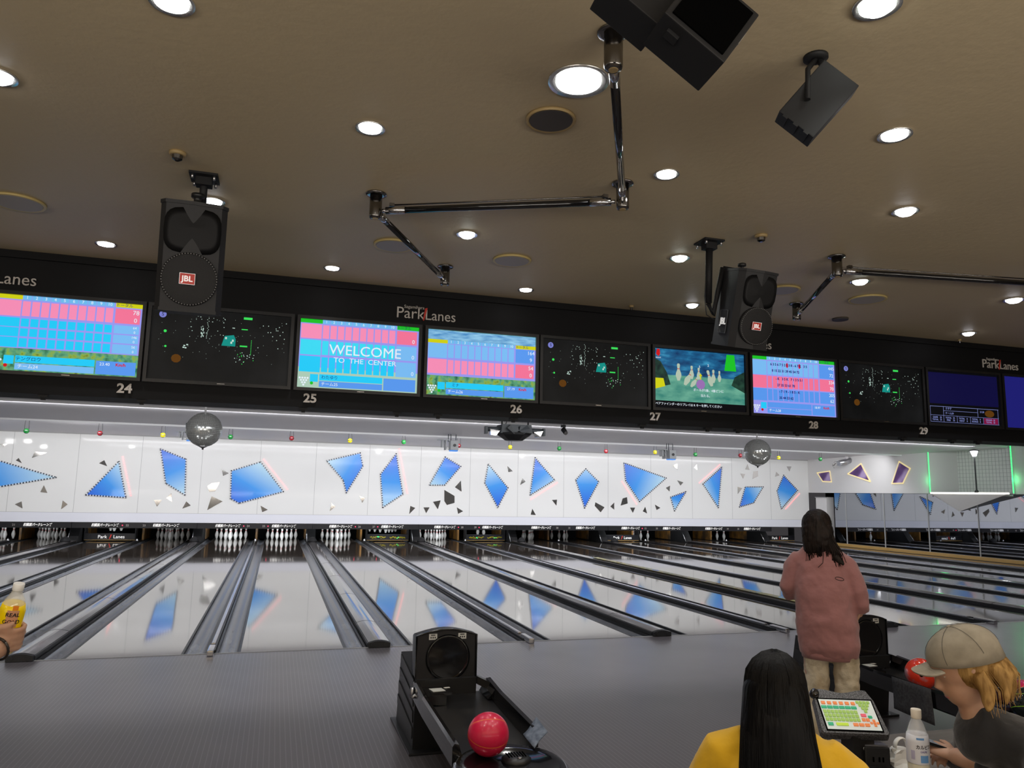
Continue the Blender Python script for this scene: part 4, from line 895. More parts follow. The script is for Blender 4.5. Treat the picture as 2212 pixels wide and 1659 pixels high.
# ---- loudspeakers
def loudspeaker(c, yaw, tilt, label, side_badge=False):
    t = thing('loudspeaker', label, 'loudspeaker', c, 'hanging loudspeakers'); t.rotation_euler = (tilt, 0, yaw)
    W, H, D = .36, .64, .34
    out = [(-W/2, -D*.32), (-W/2+.03, -D*.47), (0, -D*.53), (W/2-.03, -D*.47), (W/2, -D*.32), (W/2*.62, D/2), (-W/2*.62, D/2)]
    mb = MB(); mb.prism([(x, y, -H/2+.02) for x, y in out], (0, 0, H-.04)); mb.build('cabinet', 'speaker_shell', t)
    out2 = [(x*1.03, y*1.04) for x, y in out]
    mb = MB(); mb.prism([(x, y, H/2-.02) for x, y in out2], (0, 0, .02)); mb.build('top_panel', 'speaker_shell', t)
    mb = MB(); mb.prism([(x, y, -H/2) for x, y in out2], (0, 0, .02)); mb.build('bottom_panel', 'speaker_shell', t)
    y0 = -D*.53-.004
    mb = MB()
    rings = []
    for k in range(5):
        q = k/4; wx, wz = .155*(1-q)+.03*q, .115*(1-q)**1.5+.02
        rings.append([(wx*(1 if abs(math.cos(a)) > .3 else .8)*math.copysign(abs(math.cos(a))**.6, math.cos(a)), y0+.0+.012*(1-q), .15+wz*math.copysign(abs(math.sin(a))**.6, math.sin(a))) for a in [2*PI*i/24 for i in range(24)]])
    mb.loft(rings); mb.build('horn', 'horn_black', t)
    mb = MB(); mb.lathe([(.155, 0), (.155, .012), (.14, .018), (.02, .012)], (0, y0+.012, -.13), 36, (0, -1, 0)); mb.build('woofer_grille', 'speaker_grille', t)
    mb = MB()
    for i in range(60): mb.box((.148*math.cos(i*PI/30), y0-.008, -.13+.148*math.sin(i*PI/30)), (.006, .004, .006))
    mb.build('grille_dots', 'speaker_dot', t)
    bd = MB().box((-.01, y0-.014, -.13), (.082, .008, .062)).build('badge', 'red_badge', t); text('lettering', 'JBL', .045, (-.01, y0-.019, -.131), 'white_letter', bd, ext=.0006, bold=.001)
    mb = MB()
    for a, b_ in (((-.041, -.031), (.041, -.031)), ((-.041, .031), (.041, .031)), ((-.041, -.031), (-.041, .031)), ((.041, -.031), (.041, .031))): mb.box((-.01+(a[0]+b_[0])/2, y0-.0185, -.13+(a[1]+b_[1])/2), (abs(a[0]-b_[0])+.002, .001, abs(a[1]-b_[1])+.002))
    mb.build('badge_rim', 'white_letter', bd)
    if side_badge:
        n = Vector((-1, 0, 0)); a = Vector((-W/2, -D*.32)); b_ = Vector((-W/2*.62, D/2)); d = (b_-a).normalized(); ang = math.atan2(-d.y, -d.x)
        mid = a+(b_-a)*.45
        nx = Vector((-d.y, d.x)) if -d.y < 0 else Vector((d.y, -d.x)); yaw_ = math.atan2(nx.y, nx.x)+PI/2
        q = mid+nx*.004
        pl = MB().box((0, 0, 0), (.13, .004, .19)).build('side_plate', 'speaker_shell', t); pl.location = (q.x, q.y, -.12); pl.rotation_euler = (0, 0, yaw_)
        text('lettering', 'JBL', .075, (0, -.004, 0), 'white_letter', pl, ext=.001, rot=(PI/2, 0, 0), bold=.002)
        mb = MB()
        for a_, b2 in (((-.065, -.095), (.065, -.095)), ((-.065, .095), (.065, .095)), ((-.065, -.095), (-.065, .095)), ((.065, -.095), (.065, .095))): mb.box(((a_[0]+b2[0])/2, -.004, (a_[1]+b2[1])/2), (abs(a_[0]-b2[0])+.002, .002, abs(a_[1]-b2[1])+.002))
        mb.build('plate_rim', 'steel', pl)
    return t, W, H, D

def bracket(px_, py_, lab):
    pl = at(px_, py_, 'z', CZ); t = thing('speaker_bracket', lab, 'bracket', pl, 'loudspeaker brackets')
    mb = MB(); mb.box((0, 0, -.006), (.16, .16, .012)); mb.box((0, 0, -.035), (.09, .07, .05)); mb.build('ceiling_plate', 'black_metal', t)
    mb = MB()
    for x in (-.06, .06):
        for y in (-.06, .06): mb.cyl((x, y, -.005), (x, y, -.04), .008, 8)
    mb.build('bolt', 'steel', t)
    return pl, t
# left loudspeaker
pl, bt = bracket(442, 382, 'black ceiling bracket holding the left loudspeaker')
d_ = 4.55; c = dep(416, 563, d_); yaw = math.atan2(CAM.x-c.x, -(CAM.y-c.y))
sp_, W, H, D = loudspeaker(c, yaw*1.0-.06, .16, 'black loudspeaker with a red badge, facing the camera, left over the bulkhead')
bpy.context.view_layer.update()
top = dep(432, 452, d_+.02)
mb = MB(); mb.cyl((0, 0, -.04), top-pl+Vector((.01, .02, .02)), .022, 12); mb.build('pole', 'black_metal', bt)
mb = MB(); k_ = top-pl; mb.lathe([(.05, 0), (.05, .012), (.022, .018), (.022, .05), (.038, .055), (.038, .075), (.01, .08)], k_+Vector((-.012, -.04, -.0)), 14); mb.build('clamp_knob', 'black_plastic', bt)
# right loudspeaker, turned to the right
pl, bt = bracket(1532, 522, 'black ceiling bracket and pole holding the right loudspeaker')
d2_ = depth_of(pl); c = dep(1604, 668, d2_-.05)
sp_, W, H, D = loudspeaker(c, .12, .26, 'black loudspeaker turned to the right, over the monitor of lane twenty-seven', True); sp_.scale = (.92, .92, .86)
low = dep(1530, 655, d2_+.02)
mb = MB(); mb.cyl((0, 0, -.04), low-pl, .026, 12); mb.build('pole', 'black_metal', bt)
kn = dep(1603, 600, d2_-.02)-pl; cor = dep(1562, 578, d2_)-pl; lo2 = dep(1540, 680, d2_+.03)-pl
mb = MB(); mb.tube([low-pl, lo2, lo2+(cor-lo2)*.5, cor], .02, 8); mb.tube([cor, dep(1600, 584, d2_-.03)-pl], .012, 8); mb.build('yoke_arm', 'black_metal', bt)
mb = MB(); kk = dep(1603, 582, d2_-.03)-pl; mb.lathe([(.03, -.02), (.03, -.01), (.01, -.008), (.01, .02), (.03, .024), (.03, .04), (.02, .045)], kk, 12); mb.build('clamp_knob', 'black_plastic', bt)
mb = MB(); mb.tube([dep(1528, 560, d2_)-pl, dep(1522, 640, d2_)-pl, dep(1526, 680, d2_)-pl, dep(1545, 692, d2_)-pl], .004, 5); mb.build('cable', 'black_plastic', bt)
# ---- projector box with star sticker and small box lamp, upper right
def cam_basis(ang, tip=0, lean=0):
    a = math.radians(ang); X = CR*math.cos(a)-CU*math.sin(a); Y = CF; Z = CR*math.sin(a)+CU*math.cos(a)
    m_ = Matrix((X, Y, Z)).transposed(); return (m_ @ Matrix.Rotation(tip, 3, 'X') @ Matrix.Rotation(lean, 3, 'Z'))
rot = cam_basis(36, -.25, .1); c = dep(1512, 65, 2.25); s_ = 2.25/F_PX
t = thing('projector_box', 'large black projector box with a star sticker, at the top edge', 'projector', c)
mb = MB(); mb.box((0, 0, 0), (160*s_, .16, 150*s_), rot, .004); mb.build('front_box', 'black_metal', t)
mb = MB(); mb.box(rot @ Vector((0, -.083, 0)), (135*s_, .008, 128*s_), rot, .002); mb.build('front_panel', 'hole_black', t)
mb = MB(); mb.box(rot @ Vector((-150*s_, .08, 12*s_)), (150*s_, .14, 128*s_), rot, .004); mb.build('rear_box', 'black_metal', t)
st = [rot @ (Vector((-168*s_, .008, -5*s_))+Vector((math.cos(2*PI*i/10+PI/2)*(.030 if i % 2 == 0 else .013), 0, math.sin(2*PI*i/10+PI/2)*(.030 if i % 2 == 0 else .013)))) for i in range(10)]
MB().prism(st, rot @ Vector((0, -.003, 0))).build('star_sticker', 'disc_rim_yellow', t)
for lx, lz in ((78, 25), (20, 78), (-40, -79)):
    mb = MB(); mb.box(rot @ Vector((lx*s_, -.03, lz*s_)), (10*s_ if lx == 78 else 30*s_, .03, 34*s_ if lx == 78 else 9*s_), rot, .001); mb.build('latch', 'steel' if lx != -40 else 'black_metal', t)
mb = MB(); e_ = rot @ Vector((0, .05, 60*s_)); mb.cyl(e_, (e_.x, e_.y, CZ-c.z), .03, 12); mb.cyl((e_.x, e_.y, CZ-c.z-.012), (e_.x, e_.y, CZ-c.z), .08, 20); mb.build('ceiling_mount', 'black_metal', t)
pl = at(1762, 122, 'z', CZ); dd = depth_of(pl)-.05; s_ = dd/F_PX; rot = cam_basis(-48, -.15, -.1); c = dep(1762, 225, dd)
t = thing('box_spotlight', 'small black box spotlight tilted on a ceiling arm, upper right', 'spotlight', c)
mb = MB(); mb.box((0, 0, 0), (140*s_, .12, 92*s_), rot, .004); mb.build('housing', 'black_metal', t)
mb = MB()
for q in (-.3, 0, .3): mb.box(rot @ Vector((-72*s_, -.02, q*92*s_)), (6*s_, .1, 12*s_), rot)
mb.build('edge_tab', 'black_metal', t)
pc = pl-c
mb = MB(); mb.lathe([(.05, 0), (.05, -.012), (.03, -.02)], pc, 22); mb.build('ceiling_rose', 'black_metal', t)
mb = MB(); mb.tube([pc+Vector((0, 0, -.01)), dep(1745, 150, dd-.03)-c, dep(1745, 215, dd-.07)-c], .011, 8); mb.tube([pc+Vector((.01, 0, -.01)), dep(1785, 150, dd)-c], .014, 8); mb.build('arm', 'black_metal', t)
mb = MB(); mb.tube([dep(1780, 138, dd)-c, dep(1818, 165, dd)-c, dep(1815, 185, dd)-c], .003, 5); mb.build('cable', 'steel', t)
# ================================================================ ball returns
mat('ball_red', (.66, .012, .06), .3, coat=.25); mat('ball_line', (.85, .25, .02), .4); mat('paper', (.62, .62, .58), .6); mat('print_black', (.02, .02, .02), .6)
m = mat('ball_orange', (.8, .06, .02), .18, coat=.6); noise_mix(m, (.85, .05, .02), (.45, .25, .28), 9, 4, lo=.5, hi=.62)
m = mat('ball_magenta', (.6, .02, .12), .12, coat=.8); noise_mix(m, (.65, .02, .10), (.22, .05, .35), 6, 2, lo=.45, hi=.6)
mat('ball_dark', (.012, .018, .02), .1, coat=.9); mat('line_lime', (.35, .7, .05), .4)
m = mat('cloth_bluegrey', (.10, .13, .18), .85); noise_mix(m, (.08, .10, .14), (.16, .19, .24), 30, 4)
m = mat('cloth_dark', (.03, .03, .035), .9); noise_mix(m, (.025, .025, .03), (.05, .05, .055), 60, 4)
m = mat('tray_black', (.012, .012, .013), .28); noise_mix(m, (.010, .010, .011), (.035, .033, .03), 3, 4, lo=.5, hi=.8)
def ball_return(cx, label):
    t = thing('ball_return', label, 'ball return', (cx, -3.45, 0), 'black ball returns on the approach')
    w_ = .205
    # pedestal with slanting ridges
    mb = MB(); mb.prism([(-w_, .72, 0), (-w_, .02, 0), (-w_, -.03, .46), (-w_, .60, .52)], (2*w_, 0, 0)); mb.build('pedestal', 'black_plastic', t)
    mb = MB(); mb.box((0, .36, .008), (2*w_+.07, .84, .016), bev=.004); mb.build('base_plate', 'black_plastic', t)
    for s_ in (-1, 1):
        for i in range(4):
            z = .10+.10*i; mb = MB(); mb.prism([(s_*(w_), .66-.03*i, z+.045), (s_*(w_), .03, z-.02), (s_*(w_), .03, z+.05), (s_*(w_), .66-.03*i, z+.11)], (s_*.007*(1+i*.0), 0, 0)); mb.build('side_ridge', 'black_plastic', t)
    # hood
    n = 10; top = [(-w_+2*w_*i/n, .735+.038*math.sin(PI*i/n)) for i in range(n+1)]
    out = [(-w_, .42)]+top+[(w_, .42)]
    mb = MB(); mb.loft([[(x, 0, z) for x, z in out], [(x*1.0, .10, z) for x, z in out], [(x*.93, .22, .42+(z-.42)*.90) for x, z in out], [(x*.82, .30, .42+(z-.42)*.62) for x, z in out]], smooth=False)
    mb.build('hood', 'black_plastic', t)
    rim = [(x, z) for x, z in out]
    mb = MB(); mb.tube([(x, -.004, z) for x, z in rim], .007, 6); mb.build('hood_rim', 'black_gloss', t)
    mb = MB(); mb.lathe([(.125, 0), (.135, .006), (.15, .003)], (.01, -.004, .59), 36, (0, -1, 0)); mb.build('hole_rim', 'black_gloss', t)
    mb = MB(); mb.lathe([(.124, 0), (.02, .002)], (.01, -.003, .59), 36, (0, -1, 0)); mb.build('ball_opening', 'hole_black', t)
    for x in (-.095, .105):
        s_ = MB().box((x, -.003, .727), (.055, .003, .038)).build('sticker', 'paper', t)
        mb = MB(); mb.box((x, -.0055, .738), (.03, .001, .006))
        for q in (-.014, 0, .014): mb.box((x+q, -.0055, .722), (.008, .001, .010))
        for q in (-.031, .031): mb.box((x+q, -.004, .727), (.006, .002, .008))
        mb.build('sticker_print', 'print_black', s_)
    # tray
    L = -1.17; x0, x1 = -.215, .32
    mb = MB(); mb.prism([(x0+.05, .02, .36), (x0+.05, L, .315), (x1-.05, L, .315), (x1-.05, .02, .36)], (0, 0, -.05)); mb.build('tray_floor', 'tray_black', t)
    mb = MB(); mb.prism([(x0+.05, .05, .37), (x0+.05, -.25, .36), (x0+.17, -.25, .35), (x0+.17, .05, .36)], (0, 0, .05)); mb.build('inner_step', 'black_gloss', t)
    for s_, xx in ((-1, x0), (1, x1)):
        mb = MB(); y0 = .02 if s_ < 0 else .0
        prof_ = [(0, .30), (0, .40), (.012, .415), (.035, .41), (.055, .345), (.05, .30)]
        mb.loft([[(xx-s_*px_, y, z+dz) for px_, z in prof_] for y, dz in ((y0, .035), (-.3, .012), (L if s_ < 0 else L+.2, -.005))], smooth=False); mb.build('side_rail', 'black_gloss', t)
    mb = MB(); mb.prism([(x1-.01, .03, .44), (x1-.01, -.22, .43), (x1-.06, -.2, .36), (x1-.06, .03, .36)], (-.02, 0, 0)); mb.prism([(.205, .03, .47), (.205, -.05, .47), (x1, -.10, .42), (x1, .03, .42)], (0, 0, -.05)); mb.build('corner_guard', 'black_gloss', t)
    mb = MB(); mb.cyl((x0-.012, -.03, .35), (x0-.012, -.03, .42), .014, 8); mb.cyl((x0-.02, -.06, .36), (x0+.01, -.06, .38), .011, 8); mb.build('hinge', 'steel', t)
    # end rack (rounded)
    hc = (.05, -1.33); mb = MB(); n = 40
    def ring(r, z, k=1.0): return [(hc[0]+r*.93*math.cos(2*PI*i/n), hc[1]+r*k*math.sin(2*PI*i/n), z) for i in range(n)]
    mb.loft([ring(.20, .24), ring(.29, .255), ring(.315, .29), ring(.31, .335), ring(.285, .352), ring(.25, .34), ring(.20, .318), ring(.08, .312)]); mb.build('end_rack', 'black_gloss', t)
    mb = MB(); mb.lathe([(.075, .300), (.078, .325), (.06, .337), (.02, .34)], (hc[0]+.07, hc[1]+.13, 0), 28); f = mb.build('air_vent', 'black_plastic', t)
    mb = MB()
    for i in range(7): mb.box((hc[0]+.07-.045+.015*i, hc[1]+.14, .340), (.004, .07, .006))
    mb.build('vent_slot', 'hole_black', f)
    MB().lathe([(.012, .338), (.01, .345)], (hc[0]+.075, hc[1]+.085, 0), 12).build('vent_badge', 'steel', f)
    mb = MB(); mb.box((hc[0], hc[1], .13), (.12, .14, .26), bev=.01); mb.box((hc[0], hc[1], .01), (.30, .34, .02), bev=.006); mb.build('front_leg', 'black_plastic', t)
    s_ = MB().prism([(-.13, -.09, .417), (-.045, -.08, .415), (-.03, -.15, .413), (-.115, -.16, .415)], (0, 0, .002)).build('notice_label', 'paper', t)
    MB().prism([(-.03, -.07, .416), (.01, -.068, .416), (.012, -.09, .416), (-.025, -.092, .416)], (0, 0, .002)).build('notice_label', 'paper', t)
    MB().prism([(-.135, -.0, .40), (-.02, .0, .40), (-.0, -.2, .40), (-.135, -.2, .40)], (0, 0, .014)).build('label_shelf', 'black_gloss', t)
    return t
b1 = ball_return(1.695, 'black ball return in the foreground with a red ball on its tray')
b2 = ball_return(1.695+P, 'black ball return behind the person in pink, tray running to the right edge')
def ball(c, r, m_, label, lines=None, lm='ball_line', holes=None):
    t = thing('bowling_ball', label, 'bowling ball', c, None); MB().sphere((0, 0, 0), r, 48, 32).build('ball_shell', m_, t)
    for ax in (lines or []):
        ax = Vector(ax).normalized(); q = Vector((0, 0, 1)).rotation_difference(ax).to_matrix(); mb = MB(); n = 72; off = 0
        w_ = .0022; rr = r*1.0008
        rings = []
        for i in range(n+1):
            a = 2*PI*i/n; rings.append([q @ (Vector((math.cos(a), math.sin(a), 0))*rr+Vector((0, 0, s_*w_))) for s_ in (-1, 1)])
        mb.loft(rings, cap=False, closed=False); mb.build('stripe', lm, t)
    if holes:
        mb = MB()
        for d in holes: d = Vector(d).normalized(); mb.cyl(d*r*.99, d*r*1.001, .013, 14)
        mb.build('finger_hole', 'hole_black', t)
    return t
t = thing('bowling_ball', 'red bowling ball with thin orange lines on the foreground tray', 'bowling ball', (1.675, -4.60, .330+.1085))
MB().sphere((0, 0, 0), .108, 64, 40).build('ball_shell', 'ball_red', t)
def ball_circle(tt, r, axis, off, w_, m_):
    ax = Vector(axis).normalized(); q = Vector((0, 0, 1)).rotation_difference(ax).to_matrix(); n = 80; rr = r*1.0015; k = math.sqrt(max(0, 1-off*off)); rings = []
    for i in range(n+1):
        a = 2*PI*i/n; row = []
        for s_ in (-1, 1):
            v = Vector((math.cos(a)*k, math.sin(a)*k, off+s_*w_/rr)); row.append(q @ (v.normalized()*rr))
        rings.append(row)
    mb = MB(); mb.loft(rings, cap=False, closed=False); mb.build('stripe', m_, tt)
ball_circle(t, .108, (.0, -.35, .94), .0, .0016, 'ball_line')
ball_circle(t, .108, (.05, .60, .80), .35, .0016, 'ball_line')
ball_circle(t, .108, (-.25, .75, -.60), .45, .0012, 'ball_line')
# cloths on the tray
def cloth(name, pts, m_, label, cat, thick=.004, sub=6):
    a, b_, c, d = [Vector(p) for p in pts]; rr = random.Random(3); rings = []
    cen = (a+b_+c+d)/4; nrm = (b_-a).cross(d-a).normalized(); bm_ = MB(); g = []
    for i in range(sub+1):
        row = []
        for j in range(sub+1):
            u, v = i/sub, j/sub; p = a*(1-u)*(1-v)+b_*u*(1-v)+c*u*v+d*(1-u)*v; row.append(p-cen+nrm*(.004*math.sin(5*u+3*v)+rr.uniform(-.001, .001)))
        g.append(row)
    vs = [[bm_.bm.verts.new(p) for p in r] for r in g]; vb = [[bm_.bm.verts.new(p-nrm*thick) for p in r] for r in g]
    for i in range(sub):
        for j in range(sub):
            for V, fl in ((vs, 0), (vb, 1)):
                f = [V[i][j], V[i+1][j], V[i+1][j+1], V[i][j+1]]; f = bm_.bm.faces.new(f if not fl else f[::-1]); f.smooth = True
    for i in range(sub):
        for e in (((i, 0), (i+1, 0)), ((i+1, sub), (i, sub)), ((0, i+1), (0, i)), ((sub, i), (sub, i+1))):
            p, q = e; bm_.bm.faces.new([vs[p[0]][p[1]], vb[p[0]][p[1]], vb[q[0]][q[1]], vs[q[0]][q[1]]])
    return tag(bm_.build(name, m_, loc=cen), label, cat)
rx = 2.02
cloth('cleaning_cloth', [(rx-.10, -4.44, .372), (rx+.012, -4.34, .425), (rx+.012, -4.52, .405), (rx-.095, -4.62, .355)], 'cloth_bluegrey', 'blue-grey cloth patch lying over the right rail of the foreground ball return', 'cloth')
cloth('towel', [(4.89, -3.95, .425), (4.89, -4.30, .42), (4.88, -4.32, .19), (4.88, -3.97, .21)], 'cloth_dark', 'dark grey towel hanging off the left rail of the rear ball return', 'towel')
def on_tray(px_, py_, xw):
    d = ray(px_, py_); return CAM+d*((xw-CAM.x)/d.x)
TZ = lambda y: .36-.045*min(1, (-3.45-y)/1.45)
ball((5.085, -4.02, TZ(-4.02)+.108), .108, 'ball_orange', 'orange bowling ball with grey swirls on the rear ball return', holes=[(-.45, -.7, .6), (-.55, -.55, .68), (-.7, -.75, .1)])
bb = ball((5.33, -4.62, .425), .108, 'ball_magenta', 'magenta bowling ball with yellow lines at the right edge'); ball_circle(bb, .108, (.3, .2, .9), .3, .0018, 'line_lime'); ball_circle(bb, .108, (.9, .1, .1), .1, .0018, 'ball_line'); ball_circle(bb, .108, (0, .8, .6), .1, .0015, 'ball_line')
bb = ball((5.17, -4.79, .425), .108, 'ball_dark', 'black bowling ball with lime lines at the right edge, in front of the magenta ball', holes=[(-.6, -.75, .3)]); ball_circle(bb, .108, (.2, .3, .93), .5, .002, 'line_lime'); ball_circle(bb, .108, (.2, .3, .93), -.2, .002, 'line_lime')
MB().cyl(Vector((-.35, -.9, -.15)).normalized()*.107, Vector((-.35, -.9, -.15)).normalized()*.1095, .03, 18).build('round_emblem', 'paper', bb)
# ================================================================ table, console, bottles
m = mat('table_top', (.11, .10, .095), .35); noise_mix(m, (.085, .075, .07), (.15, .135, .125), 2, 5, stretch=(1, 8, 1))
TBZ = .765
t = thing('table', 'dark grained table at the bottom right carrying bottle, paper bag and keypad stand', 'table', (2.95, -6.45, 0))
MB().box((0, 0, TBZ-.02), (1.35, .86, .04), bev=.006).build('table_top', 'table_top', t)
MB().cyl((0, 0, .02), (0, 0, TBZ-.04), .04, 16).build('column', 'black_metal', t); MB().lathe([(.28, 0), (.27, .015), (.05, .03)], (0, 0, 0), 28).build('foot', 'black_metal', t)
# keypad console
kd = 2.72; s_ = kd/F_PX
cc = dep(1833, 1545, kd)
tilt = math.radians(38); yawk = -.36
Rk = Matrix.Rotation(yawk, 3, 'Z') @ Matrix.Rotation(tilt, 3, 'X')
t = thing('score_keypad', 'black keypad console with a light panel of green and orange keys', 'keypad', (cc.x, cc.y, TBZ+.0))
off = Vector((0, 0, cc.z-TBZ))
m = mat('speckled_shell', (.05, .05, .055), .45); noise_mix(m, (.02, .02, .022), (.13, .13, .145), 260, 2, lo=.4, hi=.65)
def K(x, y, z=0): return off+Rk @ Vector((x, y, z))
W, H = .112, .082
n = 20; out = [(-W, -H)]
out += [(W, -H), (W+.006, -H+.01), (W-.004, H*.75), (W-.02, H+.022)]
for i in range(13): x = (W-.03)*(1-2*i/12); out.append((x, H+.025-.016*math.exp(-(x/.05)**2)))
out += [(-W+.004, H*.75), (-W-.006, -H+.01)]
mb = MB(); mb.loft([[K(x*.9, y*.9, -.035) for x, y in out], [K(x, y, -.02) for x, y in out], [K(x, y, .0) for x, y in out], [K(x*.965, y*.965, .008) for x, y in out]], smooth=False); mb.build('shell', 'speckled_shell', t)
mb = MB(); mb.prism([K(-.098, -.072, .0085), K(.098, -.072, .0085), K(.098, .062, .0085), K(-.098, .062, .0085)], Rk @ Vector((0, 0, .001))); mb.build('inner_bezel', 'hole_black', t)
mat('key_panel', (.45, .48, .45), .3, emit=(.75, .8, .76), estr=.35)
for nm_, c in (('key_green', (150, 185, 85)), ('key_teal', (40, 165, 120)), ('key_orange', (225, 130, 70)), ('key_pink', (225, 90, 110)), ('key_yellow', (185, 215, 60))): mat(nm_, srgb(*c), .35, emit=srgb(*c), estr=.25)
pn = MB().prism([K(-.093, -.066, .0096), K(.093, -.066, .0096), K(.093, .056, .0096), K(-.093, .056, .0096)], Rk @ Vector((0, 0, .001))).build('key_panel', 'key_panel', t)
def key(x, y, w_, h_, m_): MB().box(K(x, y, .0125), (w_, h_, .004), Rk, .0012).build('key', m_, pn)
for i in range(6): key(-.08+.021*i, .040, .014, .012, 'key_orange')
for i in range(6): key(-.082+.021*i, .022, .019, .011, 'key_teal')
for r_ in range(3):
    for i in range(9): key(-.084+.0135*i, .004-.016*r_, .0115, .0125, 'key_green')
key(.047, -.008, .018, .012, 'key_pink')
for i in range(2): key(.042+.014*i, -.026, .012, .012, 'key_orange')
key(-.078, -.047, .018, .012, 'key_teal'); key(-.038, -.047, .042, .011, 'key_yellow')
for i in range(3): key(.008+.02*i, -.047, .017, .012, 'key_orange')
for r_ in range(4):
    for i in range(4-r_): key(.042+.0125*i+.006*r_, .046-.0125*r_, .0105, .0105, 'key_green')
key(.068, -.014, .014, .010, 'key_teal')
for dx, dy in ((0, 0), (.011, 0), (-.011, 0), (0, .010), (0, -.010)): key(.076+dx, -.038+dy, .009, .008, 'key_orange')
mb = MB(); a = K(.02, -.05, -.03); mb.loft([[(a.x+x*.045, a.y+y*.03, z) for x, y in ((-1, -1), (1, -1), (1, 1), (-1, 1))] for z in (.0, a.z-.0)], smooth=False); mb.box((a.x+.0, a.y-.01, .004), (.14, .11, .008), bev=.002); mb.build('stand', 'black_plastic', t)
MB().lathe([(.006, 0), (.005, .002)], (a.x, a.y-.032, max(.02, a.z*.6)), 12, (0, -1, 0)).build('lock', 'steel', t)
MB().lathe([(.016, 0), (.018, .008), (.014, .022), (.004, .026)], K(-.10, H-.004, 0), 16, Rk @ Vector((0, 0, 1))).build('joystick_knob', 'black_gloss', t)
p = at(1872, 1645, 'z', TBZ)
t = thing('card_box', 'small black box with metal top strip in front of the keypad stand', 'box', (p.x+.0, p.y-.035, TBZ))
MB().box((0, 0, .035), (.085, .075, .07), Matrix.Rotation(yawk, 3, 'Z'), .004).build('body', 'black_plastic', t)
MB().box(Matrix.Rotation(yawk, 3, 'Z') @ Vector((0, -.01, .072)), (.08, .03, .004), Matrix.Rotation(yawk, 3, 'Z')).build('top_strip', 'steel', t)
mb = MB()
for q in (-.015, .005, .018): mb.box(Matrix.Rotation(yawk, 3, 'Z') @ Vector((q, -.039, .03)), (.005, .002, .016), Matrix.Rotation(yawk, 3, 'Z'))
mb.build('slot', 'hole_black', t)
# white drink bottle
mat('pet', (.9, .92, .93), .08, alpha=.35, coat=.8); mat('milky_drink', (.83, .78, .52), .3); mat('bottle_label', (.70, .72, .80), .4); mat('cap_cream', (.78, .72, .62), .45); mat('label_blue', (.15, .35, .7), .4); mat('label_lilac', (.35, .33, .6), .4)
p = dep(1984, 1640, 2.42); t = thing('drink_bottle', 'plastic bottle of milky drink with white cap and pale label, on the table', 'bottle', (p.x, p.y, TBZ)); t.scale = (.96, .96, 1.085)
prf = [(.029, 0), (.033, .006), (.033, .06), (.0345, .09), (.0345, .155), (.031, .175), (.022, .20), (.0145, .213), (.014, .222)]
MB().lathe([(r*.95, z+.002) for r, z in prf[:5]]+[(.030, .168)], (0, 0, 0), 28).build('drink', 'milky_drink', t)
MB().lathe(prf, (0, 0, 0), 28).build('bottle_body', 'pet', t)
MB().lathe([(.0152, .214), (.0162, .217), (.0162, .238), (.015, .240)], (0, 0, 0), 28).build('cap', 'cap_cream', t)
lb = MB().lathe([(.0352, .092), (.0354, .094), (.0354, .152), (.0325, .172)], (0, 0, 0), 32).build('label', 'bottle_label', t)
def curved(txt, size, z, a0, m_, par, r=.0362):
    me = text_mesh(txt, size, .0003, 0, .0003, 'CENTER').copy(); me.materials.clear(); me.materials.append(M[m_])
    for v in me.vertices: a = a0+v.co.x/r; v.co = Vector((r*math.cos(a), r*math.sin(a), z+v.co.y))
    o = bpy.data.objects.new('label_print', me); COL.objects.link(o); o.parent = par
va = math.atan2(CAM.y-p.y, CAM.x-p.x)
curved('カルピス', .013, .140, va+.55, 'print_black', lb); curved('CALPIS', .007, .128, va+.5, 'label_lilac', lb)
def patch(a0, a1, z0, z1, m_, par, r=.0358):
    mb = MB(); k = 8; mb.loft([[(r*math.cos(a0+(a1-a0)*i/k), r*math.sin(a0+(a1-a0)*i/k), z) for z in (z0, z1)] for i in range(k+1)], cap=False, closed=False); mb.build('label_patch', m_, par)
patch(va+.2, va+.95, .098, .118, 'label_blue', lb); 
for i in range(6): patch(va-.6+.06*i, va-.57+.06*i, .105, .130, 'label_lilac', lb)
patch(va-.1, va+.6, .160, .166, 'label_blue', lb, .0345)
# crumpled white paper bag
p = at(1946, 1652, 'z', TBZ); mb = MB(); rr = random.Random(11)
for i in range(5):
    rg = []
    for j in range(12):
        a = 2*PI*j/12; r = (.055-.006*i)*(1+rr.uniform(-.22, .22)); rg.append((r*math.cos(a), r*.8*math.sin(a), .002+.013*i+rr.uniform(0, .004)))
    if i == 0: rs = []
    rs.append(rg)
mb.loft(rs, smooth=False); t = thing('paper_bag', 'crumpled white paper wrapper on the table beside the bottle', 'wrapper', (p.x, p.y, TBZ)); mb.build('crumpled_sheet', 'white_plastic', t)
mb = MB(); hh = [(.005+.028*math.cos(a), .0, .058+.032*math.sin(a)) for a in [PI*i/10 for i in range(11)]]; mb.tube(hh, [(.003, .010)]*11, 8, (0, 1, 0)); mb.build('folded_flap', 'white_plastic', t)
# seats for the two people at the table
def stool(x, y, label):
    t = thing('bench_seat', label, 'seat', (x, y, 0), 'bench seats')
    MB().box((0, 0, .39), (.46, .44, .06), bev=.02).build('seat', 'black_plastic', t); MB().cyl((0, 0, .02), (0, 0, .36), .035, 14).build('post', 'steel', t); MB().lathe([(.2, 0), (.19, .015), (.04, .025)], (0, 0, 0), 24).build('foot', 'steel', t)
